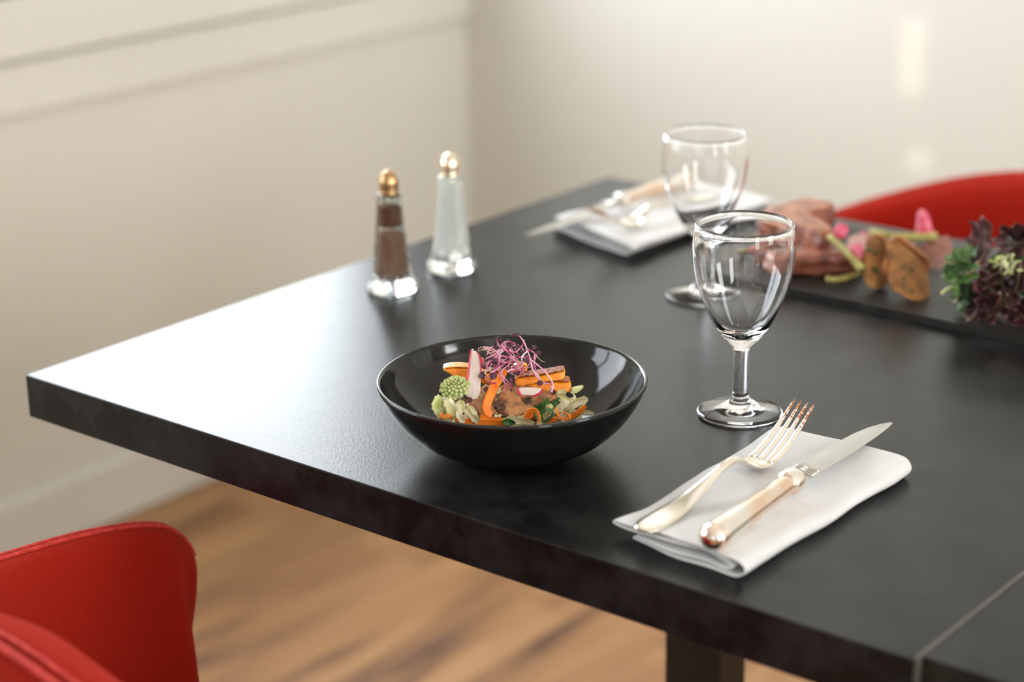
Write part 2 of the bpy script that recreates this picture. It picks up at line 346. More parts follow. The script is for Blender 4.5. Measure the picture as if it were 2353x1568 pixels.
# ------------------------------------------------------------------ bowl
BX, BY = .4165, .112
TZ = .75
def bezprof(pts, n=6):
    return [(max(p.x, 0), p.y) for p in catmull([Vector((a, b_, 0)) for a, b_ in pts], n)]
bm = bmesh.new()
out = bezprof([(.036, 0), (.039, .0035), (.052, .0065), (.068, .0145), (.082, .0275), (.0915, .0415), (.0968, .0525)])
inn = bezprof([(.0940, .0530), (.0888, .0425), (.0790, .0300), (.0650, .0175), (.048, .0095), (.030, .0065), (.012, .0058)])
prof = [(0, .0018), (.033, .0018), (.034, 0)] + out + [(.0972, .0545), (.0966, .0556), (.0952, .0557)] + inn + [(0, .0057)]
lathe(bm, prof, 128, (0, 0, 0)); bowl = build('bowl', bm, bowl_m, loc=(BX, BY, TZ)); tag(bowl, 'round black glazed bowl holding the vegetable salad in the middle of the table', 'bowl')

# ------------------------------------------------------------------ wine glasses
def wine_glass(x, y, label):
    bm = bmesh.new()
    o = bezprof([(.0300, 0), (.0322, .0012), (.0318, .0028), (.026, .0046), (.018, .0070), (.0105, .0098), (.0072, .0135), (.0060, .018), (.0056, .034), (.0057, .048), (.0068, .0535), (.0125, .0600), (.0205, .0705), (.0282, .0865), (.0345, .1035), (.0376, .1200), (.0380, .1330), (.0366, .1450), (.0366, .1482)], 5)
    i = bezprof([(.0345, .1482), (.0354, .1450), (.0371, .1330), (.0367, .1200), (.0336, .1033), (.0273, .0866), (.0190, .0722), (.0105, .0665), (.004, .0645)], 5)
    lathe(bm, [(0, .0022), (.02, .0016), (.0285, 0)] + o + [(.0362, .1494), (.0353, .1499), (.0344, .1494)] + i + [(0, .0644)], 96)
    g = build('wine_glass', bm, glass_m, loc=(x, y, TZ)); tag(g, label, 'wine glass'); return g
wine_glass(.509, .2712, 'empty stemmed wine glass in front, standing beside the near white napkin')
wine_glass(.3248, .4979, 'blurred empty wine glass behind, beside the far napkin')

# ------------------------------------------------------------------ shakers
def shaker(x, y, kind, label, rz):
    t = empty(kind + '_shaker', (x, y, TZ), rz, label, kind + ' shaker')
    S8 = 64
    def fac(i, seg):
        a = (2*PI*i/seg) % (PI/4) - PI/8; return math.cos(PI/8) / math.cos(a) * 1.035
    o = bezprof([(.0205, 0), (.0228, .0016), (.0230, .0060), (.0208, .0100), (.0186, .0150), (.0160, .0300), (.0138, .0500), (.0120, .0720), (.0110, .0880)], 4)
    cav = [(.0178, .0115), (.0186, .0150), (.0140, .0300), (.0115, .055), (.0094, .080), (.0086, .088)] if kind == 'salt' else [(.0106, .0115), (.0118, .0150), (.0104, .0300), (.0092, .055), (.0080, .080), (.0076, .088)]
    i = cav[::-1]
    bm = bmesh.new(); lathe(bm, [(0, .0010), (.018, .0010)] + o + [(.0108, .0905), (.0100, .0912), (.0080, .0912)] + i + [(0, .011)], S8, fac=fac)
    build('glass_body', bm, shaker_m, t)
    def fill(z0, z1, name, m):
        pr = cav
        def rr(z):
            for (ra, za), (rb, zb) in zip(pr, pr[1:]):
                if za <= z <= zb: return ra + (rb - ra) * (z - za) / (zb - za)
            return pr[-1][0]
        zs = [z0 + (z1 - z0) * k / 8 for k in range(9)]
        bm = bmesh.new(); lathe(bm, [(0, z0)] + [(rr(z) + .0002, z) for z in zs] + [(0, z1)], 32); return build(name, bm, m, t)
    if kind == 'salt': fill(.0118, .0862, 'salt_fill', salt_m)
    else:
        fill(.0118, .0555, 'pepper_fill', pepper_m); fill(.0615, .0800, 'pepper_fill', mat('dark_pepper', '4c2d20', '704a36', rough=.95, scale=800))
    bm = bmesh.new()
    lathe(bm, [(0, .0900), (.0084, .0900), (.0086, .0915), (.0086, .0935), (.0082, .0942), (.0088, .0950), (.0088, .0968), (.0084, .0976), (.0090, .0984), (.0090, .1005), (.0084, .1045), (.0068, .1085), (.0045, .1108), (.0020, .1122), (0, .1126)], 40)
    build('cap', bm, brass_m if kind == 'pepper' else brass2_m, t)
shaker(.0865, .3475, 'pepper', 'glass pepper shaker with brown filling and darker brass cap', .2)
shaker(.0885, .4295, 'salt', 'glass salt shaker with white filling and pale brass cap', .5)

# ------------------------------------------------------------------ napkins
def napkin(x, y, rz, wd, ln, label, skew=0):
    bm = bmesh.new(); W = wd; H = .0128
    sec = [(.010, .0008), (W * .5, .0008), (W - .014, .0008), (W - .004, .0022), (W, H * .55), (W - .004, H - .0012), (W - .016, H), (W * .5, H - .0006), (.012, H - .0010), (.001, H - .0018), (-.002, H - .0034), (.003, H - .0044), (.02, H - .0040), (W * .6, H - .0030), (W - .022, H - .0028), (W - .012, H - .0042), (W - .010, H * .45), (W - .014, .0042), (W - .024, .0034), (W * .5, .0040), (.014, .0040)]
    cv = catmull([Vector((a, 0, b_)) for a, b_ in sec], 3); NY = 40; rows = []
    for j in range(NY + 1):
        v = j / NY; yy = v * ln
        row = []
        for p in cv:
            s = p.x / W; hz = p.z / H
            wob = mnoise.noise(Vector((s * 2.2, v * 4.3, 1.7))) * .0026 + mnoise.noise(Vector((s * 5 + 3, v * 9, 5))) * .0011
            edge = mnoise.noise(Vector((9.3, v * 3.4, 2.2))) * .0055 * s + (.003 * (v ** 3) * s) + .004 * math.sin(v * PI * 1.3) * (1 - s)
            endx = .002 * math.sin(v * 9) * (1 - s)
            zz = p.z * (1 + .12 * math.sin(v * 5 + 1) * s) + max(0, hz) * wob + .0012 * hz * math.exp(-((v - 1) * 8) ** 2)
            row.append(bm.verts.new((p.x + edge + endx, yy + (.006 * mnoise.noise(Vector((s * 3, v * 2, hz)))) + (-.0065 * s) * (1 - v) + skew * s * v, max(zz, .0007))))
        rows.append(row)
    for a, b_ in zip(rows, rows[1:]):
        for k in range(len(a) - 1): bm.faces.new([a[k], a[k+1], b_[k+1], b_[k]])
    n = build('napkin', bm, napkin_m, solid=.0013, sub=1, loc=(x, y, TZ)); n.rotation_euler = (0, 0, rz); tag(n, label, 'napkin'); return n
napkin(.5635, .035, 0, .1045, .2045, 'folded white cotton napkin under the near fork and knife')
napkin(.2183, .7876, PI - .06, .125, .232, 'blurred folded white napkin behind the first glass, under the far fork and knife', -.032)

# ------------------------------------------------------------------ fork and knife
def fork(x, y, z, rz, label):
    L = .193
    ctl = [(0, .0110, .0012), (.003, .0160, .0014), (.011, .0200, .0018), (.030, .0192, .0026), (.052, .0140, .0056), (.076, .0078, .0112), (.092, .0060, .0150), (.104, .0060, .0160), (.112, .0080, .0138), (.118, .0140, .0095), (.123, .0200, .0056), (.129, .0222, .0030), (.136, .0226, .0025), (.142, .0226, .0032)]
    cv = catmull([Vector(c) for c in ctl], 4); bm = bmesh.new(); rows = []
    N = 8
    for i, p in enumerate(cv):
        th = .0011 + .0016 * math.exp(-((p.x - .096) / .03) ** 2); hw = p.y / 2; row = []
        dish = .0025 * max(0, min(1, (p.x - .116) / .012))
        for k in range(N * 2 + 2):
            if k <= N: u = -1 + 2 * k / N; s = 1
            else: u = 1 - 2 * (k - N - 1) / N; s = -1
            e = math.sqrt(max(0, 1 - u * u)); row.append(bm.verts.new((u * hw, p.x, p.z + s * th * (.35 + .65 * e) + dish * u * u)))
        rows.append(row)
    M = len(rows[0])
    for a, b_ in zip(rows, rows[1:]):
        for k in range(M): bm.faces.new([a[k], a[(k+1) % M], b_[(k+1) % M], b_[k]])
    bm.faces.new(rows[0]); bm.faces.new(rows[-1][::-1])
    root = empty('fork', (x, y, z), rz, label, 'fork')
    build('handle', bm, silver_m, root)
    for k in range(4):
        xc = (-1.5 + k) * .0059; bm = bmesh.new(); pts = []; rd = []
        for j in range(15):
            s = j / 14; yy = .1395 + s * (L - .1395); xx = xc * (1 - .10 * s)
            zz = .0030 + .0255 * 1.13 * s ** 1.35 + .0018 * (abs(xc) / .0087) ** 2 * (1 - s)
            pts.append((xx, yy, zz)); wv = .00235 * (1 - .62 * s ** 1.6) if j < 14 else .0005; rd.append((.0011 if j < 14 else .0005, wv))
        tube(bm, pts, rd, 10, up=(0, 0, 1)); build('tine', bm, tarn_m, root)
    return root
def knife(x, y, z, rz, label):
    root = empty('knife', (x, y, z), rz, label, 'knife'); zc = .0098; root.scale = (1, 1.075, 1)
    bm = bmesh.new(); pts = []; rd = []
    for s, a, b_ in [(0, .002, .002), (.0012, .0050, .0056), (.004, .0078, .0086), (.009, .0090, .0100), (.016, .0086, .0098), (.03, .0080, .0090), (.055, .0074, .0080), (.080, .0069, .0074), (.094, .0067, .0071), (.100, .0066, .0070)]:
        pts.append((0, s, zc)); rd.append((a, b_))
    P = catmull([Vector((s[1], r_[0], r_[1])) for s, r_ in zip(pts, rd)], 3)
    tube(bm, [(0, p.x, zc) for p in P], [(p.y, p.z) for p in P], 28, up=(0, 0, 1)); build('handle', bm, copper_m, root)
    bm = bmesh.new(); P = catmull([Vector(v) for v in [(.0985, .0066, .0070), (.0995, .0080, .0086), (.104, .0086, .0093), (.1085, .0084, .0091), (.1100, .0076, .0084), (.1104, .0060, .0070)]], 3)
    tube(bm, [(0, p.x, zc) for p in P], [(p.y, p.z) for p in P], 28, up=(0, 0, 1)); build('collar', bm, copper_m, root)
    bm = bmesh.new()
    st = [(.110, -.0035, .0040, .0062, .0086), (.113, -.0045, .0050, .0040, .0092), (.116, -.0072, .0078, .0022, .0100), (.121, -.0085, .0090, .0015, .0098), (.135, -.0085, .0094, .0011, .0090), (.160, -.0085, .0096, .0009, .0078), (.185, -.0080, .0096, .0008, .0066), (.205, -.0066, .0094, .0007, .0058), (.222, -.0036, .0088, .0006, .0052), (.234, .0008, .0078, .0006, .0048), (.241, .0048, .0066, .0005, .0046)]
    rows = []
    for s, x0, x1, th, zz in st:
        rows.append([bm.verts.new(v) for v in ((x0, s, zz + .0006), (x0 * .5 + x1 * .5 - .001, s, zz + th), (x1, s, zz + .0002), (x1, s, zz - .0002), (x0 * .5 + x1 * .5, s, zz - th), (x0, s, zz - .0006))])
    for a, b_ in zip(rows, rows[1:]):
        for k in range(6): bm.faces.new([a[k], a[(k+1) % 6], b_[(k+1) % 6], b_[k]])
    bm.faces.new(rows[0]); bm.faces.new(rows[-1][::-1]); bl = build('blade', bm, steel_m, root, smooth=False, bevel=.0003); bl['label'] = 'plain grey steel blade'
    for k in range(3):
        bm = bmesh.new(); yy = .1195 + k * .0036; tube(bm, catmull([(-.0082, yy, .0106), (-.003, yy + .0012, .0112), (.003, yy - .001, .0112), (.0084, yy + .0004, .0102)], 4), .0013, 8); build('ridge', bm, steel_m, root)
    return root
fork(.5905, .0265, TZ + .0132, math.radians(-1.3), 'silver fork on the near napkin, tines pointing up, left of the knife')
knife(.6435, .0225, TZ + .0132, math.radians(4.0), 'round-handled silver table knife on the near napkin beside the fork')
fork(.1750, .7460, TZ + .0122, PI + math.radians(-4), 'blurred silver fork on the far napkin, behind the first glass')
knife(.1230, .7740, TZ + .0122, PI + math.radians(-2), 'blurred table knife on the far napkin, blade tip past its edge')

# ------------------------------------------------------------------ food helpers
random.seed(7)
D0 = depth_of((BX, BY, .79))
def F(zx, zy, t=0): return at(960 + zx / 5.602, 750 + zy / 5.602, D0 - t)       # salad in the bowl, t = metres nearer the viewer
CRIGHT = Vector(R[:, 0]); CUP = Vector(R[:, 1])
def slab(name, pts, thick, m, parent=None, back=None, dome=0, lean=None, sub=1, nz=0, seed=0, inset=.0007):
    """a solid piece: outline points (3D, roughly one plane) swept along 'back' by its thickness"""
    pts = [Vector(p) for p in pts]
    if len(pts) < 24: pts = [a.lerp(b_, k / 3) for a, b_ in zip(pts, pts[1:] + pts[:1]) for k in range(3)]
    back = (back or FW).normalized(); n = len(pts); c = sum(pts, Vector()) / n; bm = bmesh.new(); rings = []
    lay = [(.0, inset), (min(.3, .0008 / thick), 0), (max(.7, 1 - .0008 / thick), 0), (1.0, inset)]
    rmax = max((p - c).length for p in pts)
    def wob(p, k):
        q = p * 220 + Vector((seed * 7.7, 0, k)); return Vector((mnoise.noise(q), mnoise.noise(q + Vector((31, 0, 0))), mnoise.noise(q + Vector((0, 17, 0))))) * nz
    for d, s in lay:
        rings.append([bm.verts.new(c + (p - c) * (1 - s / max((p - c).length, .0015)) + back * (thick * d) + wob(p, d)) for p in pts])
    for a, b_ in zip(rings, rings[1:]):
        for i in range(n): bm.faces.new([a[i], a[(i+1) % n], b_[(i+1) % n], b_[i]])
    for ring, d, sgn in ((rings[0], 0, -1), (rings[-1], 1, 1)):
        mid = [bm.verts.new(c + (p - c) * .5 + back * (thick * d) - back * (dome * .8) + wob(p * 1.3, d + 5)) for p in pts]
        cv = bm.verts.new(c + back * (thick * d) - back * dome + wob(c, d))
        for i in range(n):
            j = (i + 1) % n; bm.faces.new([ring[i], ring[j], mid[j], mid[i]]); bm.faces.new([mid[i], mid[j], cv])
    return build(name, bm, m, parent, sub=sub)
def world_part(o, root):
    o.parent = root; o.matrix_parent_inverse = root.matrix_world.inverted(); return o
def root_at(name, p, label, cat, group=None):
    r_ = empty(name, p, 0, label, cat, group); bpy.context.view_layer.update(); return r_

cabb_m = mat('pickled_cabbage', (.56, .54, .22, 1), (.68, .62, .36, 1), rough=.25, scale=90, sss=.25, ssc=(1, .9, .4), bump=.3, bscale=300)
cabw_m = mat('white_cabbage', (.68, .60, .40, 1), (.60, .54, .30, 1), rough=.25, scale=110, sss=.25, ssc=(1, .9, .5), bump=.3, bscale=300)
leek_m = mat('leek_green', (.40, .46, .12, 1), (.66, .66, .36, 1), rough=.35, scale=120, sss=.15)
carrot_m = mat('carrot', (.86, .19, .012, 1), (.93, .26, .020, 1), rough=.28, scale=160, sss=.3, ssc=(1, .4, .1), bump=.2, bscale=300)
squash_m = mat('squash', (.88, .33, .020, 1), (.92, .26, .015, 1), rough=.30, scale=160, sss=.3, ssc=(1, .5, .1), bump=.3, bscale=500)
crust_m = mat('seared_squash', (.07, .018, .008, 1), (.66, .16, .03, 1), rough=.45, spec=.3, scale=420, bump=.9, bscale=900, lo=.38, hi=.66)
glaze_m = mat('glazed_squash', (.90, .50, .16, 1), (.85, .36, .05, 1), rough=.2, scale=260, bump=.6, bscale=600)
radish_m = mat('radish_flesh', (.70, .63, .55, 1), (.66, .54, .50, 1), rough=.35, scale=120, sss=.3, stretch=(1, 1, .25), ssc=(1, .7, .6))
skin_m = mat('radish_skin', (.62, .012, .055, 1), (.75, .03, .10, 1), rough=.25, scale=200)
mush_m = mat('mushroom_flesh', (.12, .040, .014, 1), (.62, .285, .10, 1), coat=.3, rough=.22, scale=75, bump=.5, bscale=400, detail=6)
gill_m = mat('mushroom_gills', (.035, .014, .010, 1), (.16, .065, .035, 1), rough=.4, scale=350, bump=1, bscale=700)
roma_m = mat('romanesco', (.42, .50, .15, 1), (.62, .66, .30, 1), rough=.5, scale=260, bump=.6, bscale=1200)
herb_m = mat('dark_green_leaf', (.025, .085, .020, 1), (.06, .17, .035, 1), rough=.35, scale=200, bump=.4, bscale=500)
stem_m = mat('sprout_stem', (.34, .03, .12, 1), (.66, .29, .37, 1), rough=.35, scale=120, sss=.3, ssc=(1, .5, .7), lo=.42, hi=.60)
stemw_m = mat('pale_sprout_stem', (.82, .62, .66, 1), (.74, .30, .46, 1), rough=.35, scale=120, sss=.3, ssc=(1, .6, .7))
cot_m = mat('sprout_leaf', (.035, .006, .018, 1), (.10, .020, .045, 1), rough=.45, scale=300, bump=.3, bscale=700)
root_m = mat('sprout_root', (.60, .42, .24, 1), (.72, .50, .34, 1), rough=.6, scale=200)

# --- squash wedges
def squash(label, poly, top, t, deep, crust):
    c = F(sum(p[0] for p in poly)/len(poly), sum(p[1] for p in poly)/len(poly), t); r_ = root_at('squash_wedge', c, label, 'squash', None)
    bk = Vector((FW.x, FW.y, 0)).normalized()
    fr = [F(a, b_, t) for a, b_ in poly]
    world_part(slab('flesh', fr, deep, squash_m, back=bk, nz=.0006, sub=1), r_)
    tp = [F(a, b_, t) for a, b_ in top]; n = len(tp); bm = bmesh.new(); NB = 5; g = []
    for k in range(NB + 1):
        g.append([bm.verts.new(p + bk * (deep * (k / NB * 1.02 - .01)) + Vector((0, 0, .0007 + .0004 * mnoise.noise((p + bk * k * .003) * 400)))) for p in tp])
    for a, b_ in zip(g, g[1:]):
        for i in range(n - 1): bm.faces.new([a[i], a[i+1], b_[i+1], b_[i]])
    world_part(build('seared_top', bm, crust, solid=.0008, sub=1), r_)['label'] = 'browned seared top face'
squash('roasted squash wedge lying on top at the right of the salad', [(1250, 680), (1330, 668), (1560, 645), (1760, 615), (1905, 585), (1893, 690), (1700, 712), (1500, 745), (1310, 785), (1252, 775)], [(1255, 672), (1400, 655), (1560, 638), (1740, 610), (1900, 580)], .004, .011, crust_m)
squash('roasted squash wedge tucked under the upper one at the right', [(1400, 765), (1560, 735), (1760, 728), (1970, 738), (1985, 850), (1850, 870), (1600, 840), (1420, 810)], [(1420, 758), (1600, 728), (1780, 718), (1970, 728)], .002, .012, crust_m)
squash('pointed squash wedge at the left, behind the tall radish slice', [(312, 565), (400, 545), (520, 545), (650, 550), (780, 570), (930, 640), (900, 760), (640, 700), (520, 680), (430, 635)], [(318, 560), (400, 538), (520, 535), (650, 545), (760, 560)], -.008, .010, glaze_m)
squash('small piece of orange squash showing between the sprouts', [(1180, 560), (1330, 500), (1420, 540), (1400, 620), (1260, 640)], [(1190, 556), (1330, 498), (1415, 536)], -.006, .008, squash_m)

# --- mushrooms
def mushroom(label, poly, gills, t, bend):
    c = F(poly[0][0], poly[0][1], t); r_ = root_at('mushroom_slice', c, label, 'mushroom', 'fried mushroom slices')
    bk = (FW * .55 - Vector((0, 0, .83))).normalized()
    cx = sum(p[0] for p in poly)/len(poly); cy = sum(p[1] for p in poly)/len(poly)
    pts = catmull([F(a, b_, t + bend * math.sin((a - cx) / 110) - (cy - b_) * .00003) for a, b_ in poly + poly[:1]], 3)[:-1]
    world_part(slab('flesh', pts, .0022, mush_m, back=bk, nz=.0009, dome=.0005, sub=1), r_)
    for g in gills:
        gp = catmull([F(a, b_, t + .0014 + bend * math.sin((a - cx) / 110) - (cy - b_) * .00003) for a, b_ in g + g[:1]], 2)[:-1]
        world_part(slab('gills', gp, .0007, gill_m, back=FW, nz=.0007, sub=1), r_)['label'] = 'dark brown gills'
mushroom('brown mushroom slice at the foot of the tall radish slice', [(535, 975), (590, 925), (720, 935), (800, 900), (850, 840), (905, 870), (900, 960), (960, 1030), (1040, 1120), (960, 1150), (840, 1160), (720, 1095), (640, 1030), (560, 1020)], [[(600, 960), (650, 905), (705, 925), (690, 985), (620, 990)]], .018, .0016)
mushroom('wide brown mushroom slice in the centre below the carrot strip', [(960, 1060), (1000, 970), (1060, 895), (1160, 865), (1300, 885), (1345, 960), (1400, 1010), (1500, 1025), (1400, 1105), (1230, 1150), (1080, 1125)], [[(985, 1000), (1040, 960), (1110, 1000), (1130, 1060), (1040, 1085), (985, 1050)]], .016, .0018)
mushroom('brown mushroom slice at the right under the small radish piece', [(1320, 990), (1390, 900), (1540, 850), (1690, 850), (1815, 890), (1740, 950), (1600, 985), (1440, 1040), (1340, 1040)], [[(1330, 990), (1370, 930), (1450, 905), (1480, 960), (1400, 1010)]], .014, .0022)
mushroom('small dark mushroom slice behind the carrot strip', [(1040, 760), (1180, 720), (1290, 790), (1280, 880), (1150, 900), (1060, 880)], [], .006, .001)

mushroom('brown mushroom piece showing between the tall radish and the carrot strip', [(790, 800), (860, 740), (980, 760), (1010, 850), (980, 960), (880, 980), (800, 920)], [[(840, 800), (900, 780), (940, 830), (880, 870)]], .004, .001)
mushroom('mushroom piece under the upper squash wedge, behind the small radish', [(1180, 800), (1300, 750), (1500, 770), (1560, 850), (1450, 920), (1260, 910)], [], .006, .001)
mushroom('mushroom end below the lower squash wedge at the right', [(1500, 850), (1640, 820), (1850, 850), (1880, 920), (1740, 960), (1560, 930)], [[(1640, 870), (1740, 860), (1780, 900), (1680, 920)]], .004, .001)
squash('squash piece behind the carrot strip at the centre', [(850, 620), (960, 590), (1090, 610), (1110, 720), (1000, 770), (870, 740)], [(856, 616), (960, 588), (1086, 606)], -.004, .010, crust_m)
# --- radishes
def radish(label, poly, skin, t, lean, th=.0022):
    c = F(*poly[0], t); r_ = root_at('radish_slice', c, label, 'radish', None); y0 = max(p[1] for p in poly)
    P = lambda a, b_: F(a, b_, t - (y0 - b_) / 5.602 / 3157 * lean)
    world_part(slab('flesh', [P(a, b_) for a, b_ in poly], th, radish_m, nz=.0002, sub=1), r_)
    for s in skin:
        pts = catmull([P(a, b_) + FW * th * .45 for a, b_ in s], 4); bm = bmesh.new(); n = len(pts)
        tube(bm, pts, [(.0008 * (1 - .5 * abs(2*i/(n-1) - 1)), th * .64) for i in range(n)], 8, up=CRIGHT); world_part(build('skin', bm, skin_m), r_)['label'] = 'thin crimson skin along the edge'
radish('tall upright white radish slice with crimson edge, left of the sprouts', [(692, 300), (712, 285), (722, 318), (742, 312), (775, 345), (802, 410), (812, 560), (810, 720), (803, 870), (775, 930), (738, 988), (700, 965), (650, 920), (608, 888), (625, 770), (648, 640), (662, 500), (676, 380)], [[(690, 300), (672, 400), (658, 540), (640, 680), (618, 800), (606, 886)], [(765, 330), (798, 400), (812, 500), (812, 600)]], .016, .22)
radish('small curved radish piece lying below the right squash wedges', [(1290, 792), (1400, 787), (1500, 790), (1600, 800), (1570, 850), (1490, 898), (1400, 890), (1340, 895), (1305, 850)], [[(1286, 790), (1292, 840), (1315, 880), (1345, 896)], [(1612, 805), (1575, 860), (1520, 890), (1455, 900)]], .019, .1)
radish('narrow radish slice with red edge behind the tall one', [(815, 400), (842, 405), (856, 460), (840, 500), (815, 470)], [[(812, 400), (825, 440), (842, 485)]], .002, 0)

# --- carrots
def carrot(label, pts, wid, t, th=.0016, tw=0, group='thin carrot shreds', name='carrot_shred', up=None):
    P = catmull([F(a, b_, t + dt) for a, b_, dt in pts], 5); bm = bmesh.new(); n = len(P)
    W_ = [wid * (.55 + .45 * math.sin(PI * (i + .8) / (n + .6)) ** .5) for i in range(n)]
    ribbon(bm, P, W_, up=up or tuple(-FW), twist=tw, cup=.12)
    tag(build(name, bm, carrot_m, solid=th, sub=1), label, 'carrot', group)
carrot('thick bright orange carrot strip standing in the centre below the sprouts', [(1130, 560, -.006), (1070, 660, .0), (1000, 750, .006), (945, 860, .011), (900, 970, .014), (878, 1050, .016), (900, 1125, .017), (945, 1140, .016), (950, 1090, .012)], .0066, .006, .0030, 0, None, 'carrot_strip')
for lab, pts, wd, t in [
    ('orange carrot shred at the lower left edge of the salad', [(290, 1120, 0), (330, 1175, .002), (400, 1150, .003), (440, 1185, .002)], .0030, .030),
    ('long flat carrot shred along the front of the salad', [(480, 1190, 0), (620, 1225, 0), (800, 1232, 0), (980, 1236, 0), (1140, 1232, 0)], .0052, .030),
    ('second flat carrot shred above the long front one', [(800, 1170, 0), (900, 1195, 0), (1020, 1206, 0), (1160, 1212, 0)], .0046, .024),
    ('curled carrot shred arching at the front right', [(1380, 1190, 0), (1430, 1120, .002), (1470, 1075, .004), (1530, 1090, .005), (1570, 1170, .006), (1575, 1245, .006)], .0042, .032),
    ('looped carrot shred beside the arching one', [(1390, 1130, 0), (1440, 1075, .002), (1480, 1110, .003), (1460, 1170, .003), (1400, 1195, .002)], .0032, .030),
    ('short carrot shred at the front right between the greens', [(1650, 1235, 0), (1720, 1200, .001), (1800, 1205, 0)], .0045, .030),
    ('thin looping carrot shred at the right', [(1775, 1050, 0), (1800, 1130, .002), (1860, 1190, .003), (1960, 1195, .002), (1930, 1130, .0), (1850, 1110, -.002)], .0022, .026),
    ('pointed carrot shred sticking out at the right rim side', [(1900, 1200, 0), (2000, 1150, 0), (2090, 1090, 0), (2160, 1020, 0)], .0044, .018),
    ('carrot shred half hidden behind the green leaf', [(1720, 1000, 0), (1745, 950, 0), (1750, 900, 0)], .0028, .014),
    ('tiny carrot shred at the left below the romanesco', [(400, 720, 0), (430, 690, 0), (460, 690, 0)], .0030, .0),
    ('pale orange carrot shred at the left edge of the salad', [(300, 760, 0), (330, 810, 0), (345, 870, 0)], .0034, .006)]:
    carrot(lab, pts, wd, t, .0011, .5)

# --- romanesco floret
c0 = F(475, 800, .016); r_ = root_at('romanesco_floret', c0, 'knobbly light green romanesco floret at the left of the salad', 'romanesco')
ax = (-FW * .75 - CRIGHT * .25 + CUP * .6).normalized(); qr = ax.to_track_quat('Z', 'Y'); bm = bmesh.new()
N = 52
for i in range(N):
    u = (i + .5) / N; rr = .0103 * math.sqrt(u) ; hh = .0060 * (1 - u * 1.05); th = i * 2.39996
    pos = qr @ Vector((rr * math.cos(th) , rr * math.sin(th) * .95, hh)); s = .0005 + .00120 * math.sqrt(u)
    M = Matrix.Translation(pos); bmesh.ops.create_icosphere(bm, subdivisions=2, radius=s, matrix=M)
    if i > 6:
        out_ = (pos - qr @ Vector((0, 0, -.004))).normalized()
        for k in range(7):
            a = k * 2.4; q = out_.to_track_quat('Z', 'Y') @ Vector((math.cos(a) * .68 * (k > 0), math.sin(a) * .68 * (k > 0), .70)); bmesh.ops.create_icosphere(bm, subdivisions=1, radius=s * .32, matrix=Matrix.Translation(pos + q * s))
world_part(build('buds', bm, roma_m, loc=c0), r_)
bm = bmesh.new(); tube(bm, [c0 - ax * .010, c0 - ax * .004, c0 + ax * .001], [.004, .006, .0085], 20); world_part(build('stalk', bm, leek_m), r_)

